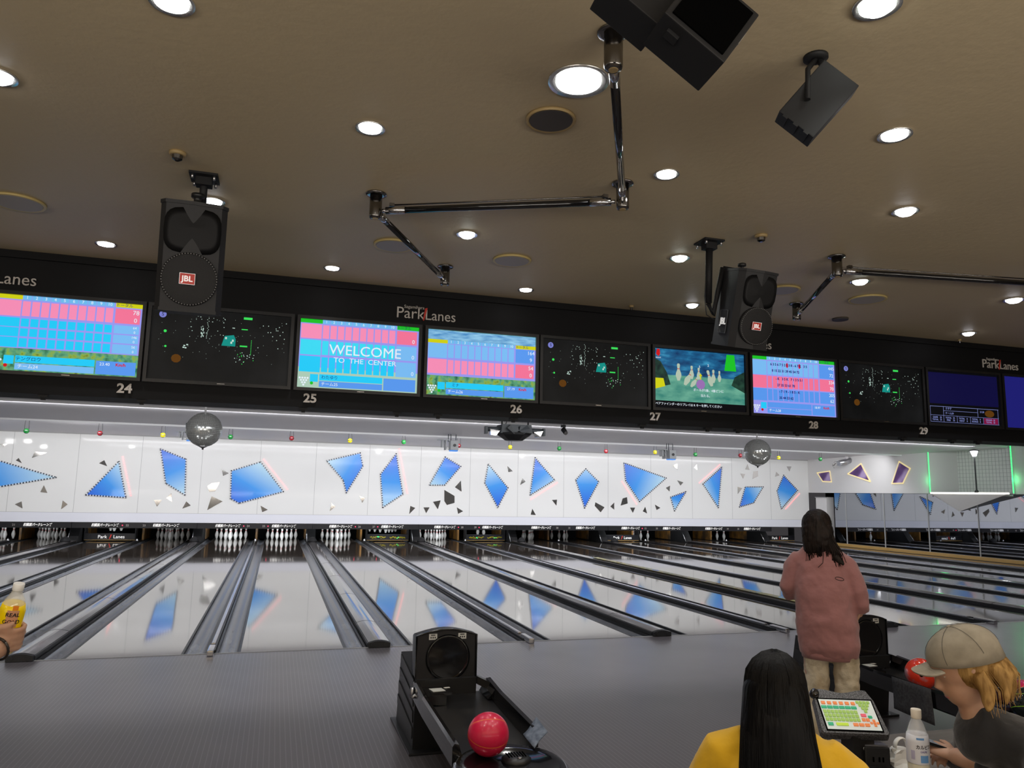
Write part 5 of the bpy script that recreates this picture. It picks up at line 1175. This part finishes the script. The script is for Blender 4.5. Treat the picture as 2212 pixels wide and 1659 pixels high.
# ================================================================ people
m = mat('skin', (.56, .33, .22), .5, spec=.35); m.node_tree.nodes['Principled BSDF'].inputs['Subsurface Weight'].default_value = .08; noise_mix(m, (.46, .26, .17), (.54, .32, .22), 14, 3)
m = mat('pink_fleece', (.335, .145, .135), .9, sheen=.3); bump(m, 9, .35, .03, detail=3)
m = mat('beige_trouser', (.50, .42, .29), .85); noise_mix(m, (.40, .32, .21), (.62, .54, .40), 6, 5, lo=.4, hi=.6); bump(m, 12, .6, .03)
m = mat('yellow_knit', (.66, .38, .004), .85, sheen=.2); bump(m, 10, .35, .02)
m = mat('black_fleece', (.013, .013, .015), .9, sheen=.3); bump(m, 11, .4, .02)
m = mat('cap_cloth', (.3, .26, .2), .95, spec=.1); noise_mix(m, (.25, .22, .17), (.33, .29, .225), 20, 4)
def hairmat(name, c1, c2, rough=.35):
    m = mat(name, c1, rough, spec=.14); noise_mix(m, c1, c2, 60, 4, stretch=(1, 1, .06)); bump(m, 90, .5, .01, stretch=(1, 1, .04)); return m
hairmat('hair_black', (.0015, .0015, .002), (.004, .0035, .0035), .42); hairmat('hair_darkbrown', (.008, .006, .005), (.022, .014, .011), .45); hairmat('hair_blond', (.17, .085, .022), (.42, .25, .085), .55)
mat('eye_white', (.8, .8, .78), .2); mat('iris', (.03, .015, .01), .15); mat('lips', (.45, .12, .10), .4); mat('shoe', (.6, .58, .55), .5); mat('jeans', (.03, .04, .07), .8); mat('phone_black', (.01, .01, .012), .15, coat=.5); mat('bracelet', (.05, .045, .04), .3, metal=.6)
def head(mb, c, R):      # R: 3x3, local -Y is the face direction
    q = lambda x, y, z: Vector(c)+R @ Vector((x, y, z))
    mb.sphere(q(0, .01, .02), (.074, .092, .098), 20, 14, R); mb.sphere(q(0, -.022, -.045), (.056, .062, .062), 18, 12, R)
    mb.tube([q(0, -.070, .022), q(0, -.080, .0), q(0, -.090, -.018), q(0, -.078, -.030)], [.008, .010, .012, .009], 10, R @ Vector((1, 0, 0)))
    for s_ in (-1, 1): mb.sphere(q(s_*.076, .01, -.005), (.009, .018, .030), 10, 8, R)
def face(par, c, R):
    q = lambda x, y, z: Vector(c)+R @ Vector((x, y, z))
    for s_ in (-1, 1):
        MB().sphere(q(s_*.030, -.061, .012), (.013, .008, .0065), 14, 8, R).build('eye', 'eye_white', par)
        MB().sphere(q(s_*.030, -.0675, .012), (.0055, .0025, .0055), 10, 6, R).build('iris', 'iris', par)
        MB().tube([q(s_*.014, -.073, .034), q(s_*.030, -.067, .040), q(s_*.046, -.056, .035)], .0024, 6).build('eyebrow', 'hair_darkbrown', par)
    MB().sphere(q(0, -.079, -.053), (.020, .005, .005), 14, 8, R).build('mouth', 'lips', par)
def hand(mb, wrist, d, nrm, curl=.5, size=1.0, thumb=1, spread=.12):
    """palm + five separate bent fingers. d: direction wrist->knuckles, nrm: back-of-hand normal"""
    d = Vector(d).normalized(); nrm = Vector(nrm); nrm = (nrm-d*nrm.dot(d)).normalized(); sd = d.cross(nrm)*thumb
    w_ = Vector(wrist); s_ = size
    mb.tube([w_-d*.01*s_, w_+d*.03*s_, w_+d*.06*s_, w_+d*.088*s_], [(.024*s_, .018*s_), (.035*s_, .017*s_), (.041*s_, .015*s_), (.039*s_, .011*s_)], 12, nrm)
    for i, (off, ln) in enumerate(((.030, .074), (.010, .083), (-.011, .077), (-.030, .060))):
        p = w_+d*(.083-.006*abs(i-1.2))*s_+sd*off*s_; dr = (d+sd*spread*(off/.03)*.4).normalized(); pts = [p-dr*.02*s_, p]; a = 0
        for k, f in enumerate((.45, .30, .25)):
            a += curl*(.9 if k == 0 else 1.1)*(1+.08*i); dd = dr*math.cos(a)-nrm*math.sin(a); p = p+dd*ln*f*s_; pts.append(p)
        mb.tube(pts, [.0085*s_, .0088*s_, .0082*s_, .0076*s_, .006*s_], 8, nrm if abs(a) < 1.2 else sd)
    p = w_+d*.022*s_+sd*.026*s_; dd = (sd*.75+d*.65-nrm*.25*curl).normalized(); pts = [p-dd*.01*s_, p]; 
    for k, f in enumerate((.040, .030, .025)):
        pts.append(pts[-1]+dd*f*s_); dd = (dd+d*.25-nrm*.28*curl).normalized()
    mb.tube(pts, [.012*s_, .0135*s_, .011*s_, .0095*s_, .007*s_], 8, nrm)
def strands(name, roots, m_, par, r=.0018, n=5):
    mb = MB()
    for pts in roots: mb.tube(pts, [r, r, r*.9, r*.7, r*.3][:len(pts)] if len(pts) <= 5 else r, 4)
    return mb.build(name, m_, par)
VX = lambda yaw: Matrix.Rotation(yaw, 3, 'Z')
# ---------- standing person in pink, seen from behind
pc = dep(1786, 1300, 5.1); yw = -math.atan2(pc.x-CAM.x, pc.y-CAM.y)
t = thing('person', 'person standing with back turned in an oversized pink sweatshirt and beige trousers', 'person', (pc.x, pc.y, 0)); t.rotation_euler = (0, 0, yw)
U = (0, 1, 0)
FB = Matrix.Rotation(PI, 3, 'Z')     # faces +Y (away)
mb = MB(); hx = -.045
mb.tube([(-.005, 0, .80), (0, 0, .95), (-.01, 0, 1.15), (-.02, 0, 1.30), (-.03, 0, 1.36)], [(.15, .10), (.13, .09), (.14, .09), (.16, .08), (.06, .06)], 18, U)
mb.tube([(hx+.01, 0, 1.32), (hx, .0, 1.44)], [(.05, .05), (.048, .05)], 14, U)
head(mb, (hx, .01, 1.50), FB)
for s_ in (-1, 1): mb.tube([(s_*.085, 0, .86), (s_*.10, .0, .48), (s_*.105, -.01, .10), (s_*.105, .0, .04)], [.082, .055, .036, .034], 14, U); mb.tube([(s_*.105, -.03, .03), (s_*.11, .15, .02)], [.035, .025], 10)
mb.tube([(.15, 0, 1.25), (.205, .0, 1.02), (.205, .03, .96), (.190, .03, .925)], [.045, .036, .028, .024], 12, U)
mb.tube([(-.165, 0, 1.25), (-.225, .01, 1.07), (-.18, .15, 1.03), (-.12, .20, 1.04)], [.045, .036, .028, .024], 12, U)
hand(mb, (.192, .02, .935), (-.45, .1, -.75), (1, .2, .0), .5, .9, -1); hand(mb, (-.12, .20, 1.04), (.9, .2, .2), (0, .2, 1), .5, .9, 1)
bd = remeshed(mb, 'body', 'skin', t, .007, 3); face(bd, (hx, .01, 1.50), FB)
# sweatshirt
mb = MB()
mb.tube([(.004, 0, .66), (.004, -.005, .72), (-.008, -.01, .88), (-.02, -.01, 1.08), (-.033, 0, 1.25), (-.042, .0, 1.335), (-.046, 0, 1.38), (-.046, 0, 1.405)], [(.178, .125), (.195, .145), (.192, .15), (.188, .14), (.182, .12), (.14, .095), (.085, .075), (.06, .06)], 28, U)
mb.tube([(.07, 0, 1.30), (.13, 0, 1.245), (.19, -.02, 1.09), (.21, -.01, 1.01), (.205, .02, .965)], [.06, .068, .06, .062, .05], 18, U)
mb.tube([(-.15, 0, 1.30), (-.205, .0, 1.22), (-.245, .0, 1.09), (-.235, .06, 1.04), (-.19, .14, 1.03)], [.06, .066, .058, .058, .045], 18, U)
sw = remeshed(mb, 'sweatshirt', 'pink_fleece', t, .011, 6, disp=[(.16, .030), (.06, .010)])
sw['label'] = 'dusty pink oversized sweatshirt'
mb = MB(); mb.tube([(.004, 0, .642), (.004, 0, .69)], [(.172, .12), (.180, .128)], 28, U); mb.build('hem_band', 'pink_fleece', sw)
mb = MB(); n = 24; mb.tube([(.082+.026*math.cos(2*PI*i/n), -.154, 1.175+.010*math.sin(2*PI*i/n)-.004*math.cos(2*PI*i/n)) for i in range(n+1)], .0022, 5); mb.build('chest_logo', 'hair_darkbrown', sw)
# trousers
mb = MB()
mb.tube([(0, 0, .70), (0, 0, .92)], [(.15, .11), (.15, .11)], 20, U)
for s_ in (-1, 1): mb.tube([(s_*.085+.012, 0, .76), (s_*.092+.014, 0, .52), (s_*.10+.01, 0, .30), (s_*.105, -.005, .06)], [(.082, .095), (.078, .085), (.072, .08), (.070, .085)], 18, U)
remeshed(mb, 'trousers', 'beige_trouser', t, .011, 3, disp=[(.07, .028)])
for s_ in (-1, 1): MB().tube([(s_*.105, -.07, .035), (s_*.107, .0, .04), (s_*.11, .12, .03), (s_*.112, .19, .022)], [(.036, .033), (.042, .038), (.044, .03), (.030, .018)], 14, (0, 0, 1)).build('shoe', 'shoe', t)
# hair
mb = MB()
mb.sphere((hx, .0, 1.515), (.098, .112, .108), 22, 16); mb.tube([(hx-.0, -.04, 1.50), (hx+.005, -.055, 1.42), (hx+.015, -.060, 1.35), (hx+.03, -.065, 1.315)], [(.103, .075), (.105, .065), (.098, .045), (.06, .02)], 18, U)
mb.tube([(hx+.06, -.02, 1.45), (hx+.085, -.05, 1.37), (hx+.12, -.085, 1.30), (hx+.16, -.10, 1.26)], [(.045, .05), (.045, .04), (.03, .02), (.008, .006)], 12, U)
hr = remeshed(mb, 'hair', 'hair_darkbrown', t, .007, 3, disp=[(.03, .010)])
rr = random.Random(4); rs = []
for i in range(90):
    x = rr.uniform(-.085, .10); e = rr.uniform(1.27, 1.36)-(.03 if x > .04 else 0); k = .9 if x < .03 else 1.5
    rs.append([(hx+x*.8, -.085+.4*x*x, 1.50), (hx+x*1.05, -.108+2.5*x*x, 1.42), (hx+x*k, -.108+2*x*x, 1.35), (hx+x*k+rr.uniform(-.015, .03), -.10, e)])
rs.append([(hx+.03, -.11, 1.40), (hx+.035, -.12, 1.32), (hx+.03, -.13, 1.27), (hx+.0, -.14, 1.24)])
strands('loose_strands', rs, 'hair_darkbrown', hr, .0028)
# ---------- seated person with long black hair in yellow
pc = dep(1694, 1600, 2.15); yw = -math.atan2(pc.x-CAM.x, pc.y-CAM.y)
stool(pc.x, pc.y, 'black seat under the person in yellow')
t = thing('person', 'seated person seen from behind with long straight black hair and yellow top', 'person', (pc.x, pc.y, 0)); t.rotation_euler = (0, 0, yw)
hx = -.02; hz = 1.135
mb = MB()
mb.tube([(0, -.02, .47), (0, -.02, .60), (0, -.01, .80), (0, 0, .93), (0, .01, 1.00)], [(.17, .12), (.14, .10), (.14, .095), (.16, .08), (.06, .06)], 18, U)
mb.tube([(0, .01, .97), (hx, .01, 1.08)], [(.05, .05), (.046, .05)], 14, U); head(mb, (hx, .02, hz), FB)
for s_ in (-1, 1): mb.tube([(s_*.09, .0, .53), (s_*.12, .40, .52), (s_*.12, .42, .10), (s_*.12, .42, .05)], [.08, .058, .042, .034], 14, U); mb.tube([(s_*.12, .40, .035), (s_*.12, .57, .025)], [.034, .025], 10)
mb.tube([(.17, 0, .95), (.24, .05, .72), (.20, .28, .80)], [.045, .036, .026], 12, U); mb.tube([(-.17, 0, .95), (-.24, .06, .70), (-.16, .28, .66)], [.045, .036, .026], 12, U)
hand(mb, (.20, .28, .80), (-.1, .9, .1), (0, 0, 1), .3, .9, 1); hand(mb, (-.16, .28, .66), (.3, .9, 0), (0, 0, 1), .4, .9, -1)
bd = remeshed(mb, 'body', 'skin', t, .008, 3); face(bd, (hx, .02, hz), FB)
mb = MB(); mb.tube([(0, -.02, .47), (0, -.02, .60), (0, -.015, .80), (.005, -.01, .93), (.005, .0, 1.0), (0, .01, 1.035)], [(.19, .14), (.18, .13), (.18, .125), (.185, .11), (.125, .085), (.065, .06)], 24, U)
mb.tube([(.10, 0, .985), (.17, .0, .93), (.23, .03, .80), (.25, .06, .74), (.22, .20, .79), (.20, .27, .80)], [.052, .062, .060, .058, .045, .034], 16, U)
mb.tube([(-.10, 0, .99), (-.16, .0, .96), (-.235, .02, .82), (-.26, .06, .72), (-.19, .22, .67), (-.16, .28, .66)], [.052, .066, .066, .058, .045, .034], 16, U)
remeshed(mb, 'yellow_top', 'yellow_knit', t, .010, 5, disp=[(.09, .016)])
mb = MB()
for s_ in (-1, 1): mb.tube([(s_*.08, -.04, .53), (s_*.12, .38, .53), (s_*.12, .43, .44), (s_*.12, .42, .06)], [.095, .075, .068, .055], 16, U)
remeshed(mb, 'trousers', 'jeans', t, .012, 4)
for s_ in (-1, 1): MB().tube([(s_*.12, .36, .035), (s_*.12, .48, .035), (s_*.12, .60, .022)], [(.04, .034), (.044, .03), (.03, .018)], 12, (0, 0, 1)).build('shoe', 'shoe', t)
mb = MB(); mb.sphere((hx, .0, hz+.018), (.088, .108, .100), 22, 16)
mb.tube([(hx, -.012, hz+.075), (hx, -.030, hz+.02), (hx+.003, -.062, 1.06), (hx+.010, -.085, .96), (hx+.015, -.10, .86), (hx+.015, -.10, .74), (hx+.01, -.10, .66)], [(.06, .06), (.089, .076), (.097, .062), (.106, .045), (.112, .038), (.108, .03), (.07, .012)], 22, U)
hr = remeshed(mb, 'hair', 'hair_black', t, .006, 4)
rs = []; rr = random.Random(9)
for i in range(420):
    a = rr.uniform(-1.35, 1.35); sx = math.sin(a); x = sx*.088
    dome = [(hx+sx*.0915*math.sin(th), -math.cos(a)*.111*math.sin(th), hz+.018+.104*math.cos(th)) for th in (.06, .4, .75, 1.1)]; y1 = -.108*math.cos(a)
    e = rr.uniform(.66, .82); w1 = 1.0+rr.uniform(-.03, .03)
    rs.append(dome+[(hx+x*1.03, y1-.004, hz+.01), (hx+.004+x*1.13*w1, -.062-.058*math.cos(a)-.002, 1.04), (hx+.010+x*1.26*w1, -.085-.045*math.cos(a)-.001, .94), (hx+.014+x*1.28*w1+rr.uniform(-.006, .006), -.10-.038*math.cos(a), .84), (hx+.013+x*1.2*w1+rr.uniform(-.012, .012), -.10-.03*math.cos(a), e)])
strands('loose_strands', rs, 'hair_black', hr, .0010)
# ---------- seated person with blond hair, beige cap and black sweatshirt, leaning over the table
hd = 2.32; hc = dep(2080, 1446, hd); rt = Vector((CR.x, CR.y, 0)).normalized(); fw = Vector((CF.x, CF.y, 0)).normalized()
base = hc+rt*.13; base.z = 0
stool(base.x+.08, base.y-.05, 'black seat under the person with the beige cap')
t = thing('person', 'person with blond hair, beige cap and black sweatshirt leaning over a phone', 'person', (base.x, base.y, 0))
L3 = lambda a, b_, z: rt*a+fw*b_+Vector((0, 0, z))   # a: right, b: away
hL = L3(-.13, .0, hc.z)
# face direction: to the left, slightly away and down
fdir = (-rt*.86+fw*.18-Vector((0, 0, .42))).normalized(); up_ = (Vector((0, 0, 1))-fdir*fdir.z).normalized(); xx = (-fdir).cross(up_)
RH = Matrix((xx, -fdir, up_)).transposed()
mb = MB(); head(mb, hL, RH)
neck = L3(-.115, -.0, hc.z-.115)
mb.tube([hL+RH @ Vector((0, .045, -.03)), neck+rt*.012, L3(-.08, 0, hc.z-.18)], [(.045, .045), (.044, .044), (.05, .05)], 14, -fw)
mb.tube([L3(-.08, 0, hc.z-.17), L3(.01, -.0, hc.z-.24), L3(.16, 0, .80), L3(.19, 0, .58), L3(.18, 0, .48)], [(.05, .03), (.12, .06), (.13, .09), (.15, .11), (.15, .11)], 18, rt)
for s_ in (-1, 1): mb.tube([L3(.10, s_*.1, .54), L3(-.28, s_*.12, .53), L3(-.28, s_*.12, .06)], [.08, .058, .038], 12, fw)
sh = L3(.0, -.17, hc.z-.23); el = L3(.06, -.22, .86); wr = dep(2062, 1632, 2.44)-base
mb.tube([sh, el, wr], [.045, .038, .027], 12, Vector((0, 0, 1)))
kn = (dep(2012, 1612, 2.50)-base); hd_ = (kn-wr)
hand(mb, wr, hd_, Vector((0, 0, 1))-fw*.4, .55, .95, 1)
sh2 = L3(.0, .16, hc.z-.235); el2 = L3(.0, .22, .86); wr2 = dep(2050, 1640, 2.58)-base
mb.tube([sh2, el2, wr2], [.045, .038, .027], 12, Vector((0, 0, 1))); hand(mb, wr2, (kn-wr2), Vector((0, 0, 1)), .5, .9, -1)
bd = remeshed(mb, 'body', 'skin', t, .006, 3); face(bd, hL, RH)
mb = MB()
mb.tube([L3(-.122, 0, hc.z-.130), L3(-.07, 0, hc.z-.165), L3(.0, 0, hc.z-.215), L3(.08, 0, hc.z-.30), L3(.15, 0, .78), L3(.19, 0, .64), L3(.18, 0, .47)], [(.062, .052), (.11, .066), (.175, .095), (.20, .13), (.19, .14), (.18, .14), (.18, .14)], 22, rt)
mb.sphere(L3(-.085, 0, hc.z-.20), (.075, .085, .075), 16, 12)
mb.tube([L3(.02, -.08, hc.z-.20), sh, L3(.06, -.22, .95), el, el+(wr-el)*.5, el+(wr-el)*.78], [.06, .075, .072, .066, .052, .042], 16, Vector((0, 0, 1)))
mb.tube([L3(.0, .08, hc.z-.21), sh2, el2, el2+(wr2-el2)*.8], [.06, .075, .062, .042], 16, Vector((0, 0, 1)))
remeshed(mb, 'black_sweatshirt', 'black_fleece', t, .010, 5, disp=[(.08, .020)])
mb = MB()
for s_ in (-1, 1): mb.tube([L3(.13, s_*.1, .55), L3(-.25, s_*.12, .54), L3(-.28, s_*.12, .46), L3(-.28, s_*.12, .06)], [.095, .075, .066, .055], 14, fw)
remeshed(mb, 'trousers', 'jeans', t, .012, 4)
for s_ in (-1, 1): MB().tube([L3(-.22, s_*.12, .035), L3(-.34, s_*.12, .035), L3(-.46, s_*.12, .022)], [(.04, .034), (.044, .03), (.03, .018)], 12, (0, 0, 1)).build('shoe', 'shoe', t)
# hair: chin length at the back and sides
Q = lambda x, y, z: hL+RH @ Vector((x, y, z))
mb = MB(); mb.sphere(Q(0, .025, .015), (.084, .090, .092), 20, 14, RH)
rr = random.Random(2)
for i in range(34):
    a = rr.uniform(-1.85, 1.85)+PI/2; cx_, cy_ = math.cos(a)*.082, math.sin(a)*.085+.02
    p0 = Q(cx_, cy_, .0); p1 = Q(cx_*1.12, cy_*1.12, -.05); p2 = p1+Vector((0, 0, -.03))+RH @ Vector((cx_*.2, -.005, 0)); p3 = p2+Vector((0, 0, -rr.uniform(.01, .035)))+RH @ Vector((cx_*.3, -.01, 0))
    mb.tube([p0, p1, p2, p3], [.020, .020, .014, .004], 8)
hr = remeshed(mb, 'hair', 'hair_blond', t, .006, 2)
rs = []
for i in range(90):
    a = rr.uniform(-1.9, 1.9)+PI/2; cx_, cy_ = math.cos(a)*.088, math.sin(a)*.092+.025
    p0 = Q(cx_, cy_, .0); p1 = Q(cx_*1.16, cy_*1.16, -.06); p2 = p1+Vector((0, 0, -.03))+RH @ Vector((cx_*.2, -.005, 0)); p3 = p2+Vector((0, 0, -rr.uniform(-.01, .022)))+RH @ Vector((cx_*.35+rr.uniform(-.02, .02), -.01, 0)); rs.append([p0, p1, p2, p3])
strands('loose_strands', rs, 'hair_blond', hr, .0008)
# cap
mb = MB(); rings = []
for i in range(9):
    th = PI/2*i/8*.96; r_ = math.cos(th); rings.append([Q(.094*r_*math.cos(2*PI*j/28), .024+.106*r_*math.sin(2*PI*j/28), .046+.080*math.sin(th)) for j in range(28)])
mb.loft([[Q(.092*math.cos(2*PI*j/28), .024+.104*math.sin(2*PI*j/28), .020-.022*math.sin(2*PI*j/28)) for j in range(28)]]+rings); cp = mb.build('cap', 'cap_cloth', t)
mb = MB(); br = []
for k_ in range(2):
    pass
outl = [(.078*math.cos(a), -.066-.068*max(0, math.sin(a))**.7, .050-.014*abs(math.cos(a))**2) for a in [PI*i/14 for i in range(15)]]
outl = [(x, y, z) for x, y, z in outl]
mb.loft([[Q(x, y, z) for x, y, z in outl], [Q(x, y, z-.005) for x, y, z in outl]], cap=True); mb.build('brim', 'cap_cloth', cp)
MB().sphere(Q(0, .024, .125), .007, 10, 6).build('button', 'cap_cloth', cp)
mb = MB()
for k_ in range(6):
    a = PI*k_/3+.3; mb.tube([Q(.095*math.cos(th)*math.cos(a), .024+.107*math.cos(th)*math.sin(a), .047+.081*math.sin(th)) for th in [PI/2*i/8 for i in range(9)]], .0006, 4)
mb.build('seam', 'disc_grey', cp)
# phone held in the hands
pk = base+kn+Vector((0, 0, .012)); t = thing('phone', 'black phone held by the person in the beige cap', 'phone', pk)
rp = Matrix((fw, rt, -Vector((0, 0, 1)))).transposed(); Rp = Matrix.Rotation(.25, 3, fw) 
MB().box((0, 0, 0), (.07, .14, .009), Rp @ Matrix((rt*.3+fw*.95, (fw*.3-rt*.95), Vector((0, 0, 1)))).transposed(), .003).build('case', 'phone_black', t)
# ---------- person at the left edge holding a yellow bottle
bc = dep(24, 1330, 2.30)
t = thing('person', 'person out of frame at left whose hand holds a yellow drink bottle', 'person', (bc.x-.40, bc.y-.18, 0)); o_ = Vector((bc.x-.40, bc.y-.18, 0))
lw = lambda px_, py_, d: dep(px_, py_, d)-o_
up3 = Vector((0, 0, 1))
wr = lw(2, 1398, 2.26); el = lw(-70, 1440, 2.14); sh = Vector((.12, .05, 1.32))
mb = MB(); mb.tube([(0, 0, .85), (0, 0, 1.1), (0, 0, 1.3), (0, 0, 1.38)], [(.15, .10), (.15, .10), (.18, .09), (.06, .06)], 16, U); mb.tube([(0, 0, 1.35), (0, 0, 1.48)], [.055, .055], 12, U); head(mb, (0, 0, 1.56), FB)
for s_ in (-1, 1): mb.tube([(s_*.09, 0, .88), (s_*.10, 0, .48), (s_*.10, 0, .05)], [.085, .058, .036], 12, U); mb.tube([(s_*.10, -.03, .03), (s_*.11, .15, .02)], [.035, .025], 10)
mb.tube([sh, el, wr], [.048, .040, .030], 12, U); mb.tube([(-.18, 0, 1.32), (-.25, 0, 1.02), (-.24, .1, .80)], [.048, .038, .028], 12, U); hand(mb, (-.24, .1, .80), (0, .1, -1), (-1, 0, 0), .3, 1, -1)
# gripping hand: palm behind the bottle, fingers wrap round it
ax = (dep(42, 1262, 2.30)-dep(6, 1402, 2.30)).normalized()      # bottle axis
gp = dep(14, 1372, 2.30)-o_                                     # grip centre on the axis
side = CR-ax*CR.dot(ax); side.normalize(); back = ax.cross(side)*-1
if back.dot(CF) > 0: back = -back                                # toward the camera
rb = .034
mb.tube([wr, gp-side*.0-ax*.01+back*.046+(-side)*.012], [(.028, .030), (.018, .042)], 12, back)
for k_, oz in enumerate((.030, .010, -.010, -.029)):
    pts = []
    for i in range(6):
        a = 1.75-i*.62+.05*k_; rad = rb+.0085; pts.append(gp+ax*oz+(back*math.sin(a)+side*math.cos(a))*rad if True else 0)
    mb.tube(pts, [.0095, .010, .0095, .009, .0085, .0065], 8, ax)
pts = [gp+ax*.022+(back*math.sin(a)+side*math.cos(a))*(rb+.011) for a in (2.3, 1.7, 1.15, .75)]; pts = [p_+ax*.012*i for i, p_ in enumerate(pts)]
mb.tube(pts, [.014, .0125, .0105, .007], 8, ax)
bd = remeshed(mb, 'body', 'skin', t, .006, 3); face(bd, (0, 0, 1.56), FB)
mb = MB(); f_ = (wr-el).normalized(); cw_ = wr-f_*.012; u1 = f_.orthogonal().normalized(); u2 = f_.cross(u1); mb.tube([cw_+(u1*math.cos(a)+u2*math.sin(a))*.034 for a in [2*PI*i/20 for i in range(21)]], .004, 6); mb.build('bracelet', 'bracelet', t)
mb = MB(); mb.tube([(0, 0, .80), (0, 0, 1.1), (0, 0, 1.28), (0, 0, 1.34), (0, 0, 1.40)], [(.17, .12), (.18, .125), (.20, .12), (.14, .09), (.065, .06)], 20, U); mb.tube([(.12, .02, 1.32), sh, el+(wr-el)*.02], [.06, .07, .055], 14, U); mb.tube([(-.12, 0, 1.32), (-.19, 0, 1.30), (-.25, 0, 1.02), (-.24, .09, .84)], [.06, .07, .055, .042], 14, U)
remeshed(mb, 'dark_top', 'black_fleece', t, .012, 5, disp=[(.08, .015)])
mb = MB(); mb.tube([(0, 0, .80), (0, 0, .92)], [(.15, .11), (.15, .11)], 16, U)
for s_ in (-1, 1): mb.tube([(s_*.085, 0, .86), (s_*.10, 0, .48), (s_*.10, 0, .06)], [.095, .075, .058], 14, U)
remeshed(mb, 'trousers', 'jeans', t, .012, 4)
for s_ in (-1, 1): MB().tube([(s_*.10, -.07, .035), (s_*.10, .0, .04), (s_*.11, .12, .03), (s_*.11, .19, .022)], [(.036, .033), (.042, .038), (.044, .03), (.030, .018)], 12, (0, 0, 1)).build('shoe', 'shoe', t)
mb = MB(); mb.sphere((0, -.01, 1.585), (.088, .104, .10), 20, 14); mb.sphere((0, -.035, 1.54), (.082, .075, .08), 18, 12); remeshed(mb, 'hair', 'hair_black', t, .007, 3, disp=[(.03, .01)])
# the yellow bottle
mat('drink_yellow', (.85, .60, .0), .25, emit=(.8, .55, 0), estr=.06); mat('label_orange', (.85, .25, .02), .4); mat('label_tan', (.62, .30, .16), .45)
q_ = Vector((0, 0, 1)).rotation_difference(ax); bo = dep(24, 1330, 2.30)
t = thing('drink_bottle', 'yellow drink bottle with clear neck held by the hand at the left edge', 'bottle', bo-ax*.115); t.rotation_mode = 'QUATERNION'; t.rotation_quaternion = q_
k = (dep(42, 1262, 2.30)-(bo-ax*.115)).length/.215
prf = [(.026, 0), (.031, .006), (.033, .03), (.030, .06), (.033, .10), (.034, .135), (.027, .165), (.016, .187), (.0135, .195), (.0135, .205)]
MB().lathe([(r*.96, z*k+.001) for r, z in prf[:6]]+[(.026, .158*k)], (0, 0, 0), 26).build('drink', 'drink_yellow', t)
MB().lathe([(r, z*k) for r, z in prf], (0, 0, 0), 26).build('bottle_body', 'pet', t)
MB().lathe([(.0145, .196*k), (.0155, .199*k), (.0155, .217*k), (.014, .218*k)], (0, 0, 0), 22).build('cap', 'white_plastic', t)
lb = MB().lathe([(.0335, .032*k), (.0308, .06*k), (.0338, .10*k), (.0348, .135*k), (.030, .155*k)], (0, 0, 0), 30).build('label', 'drink_yellow', t)
vd = q_.inverted() @ (CAM-bo); va = math.atan2(vd.y, vd.x)
patch(va-.35, va+.55, .094*k, .145*k, 'label_tan', lb, .0358); patch(va-.0, va+.42, .146*k, .160*k, 'label_orange', lb, .0350)
curved('REAL', .017, .131*k, va+.1, 'print_black', lb, .0366); curved('GOLD', .017, .109*k, va+.1, 'print_black', lb, .0362)
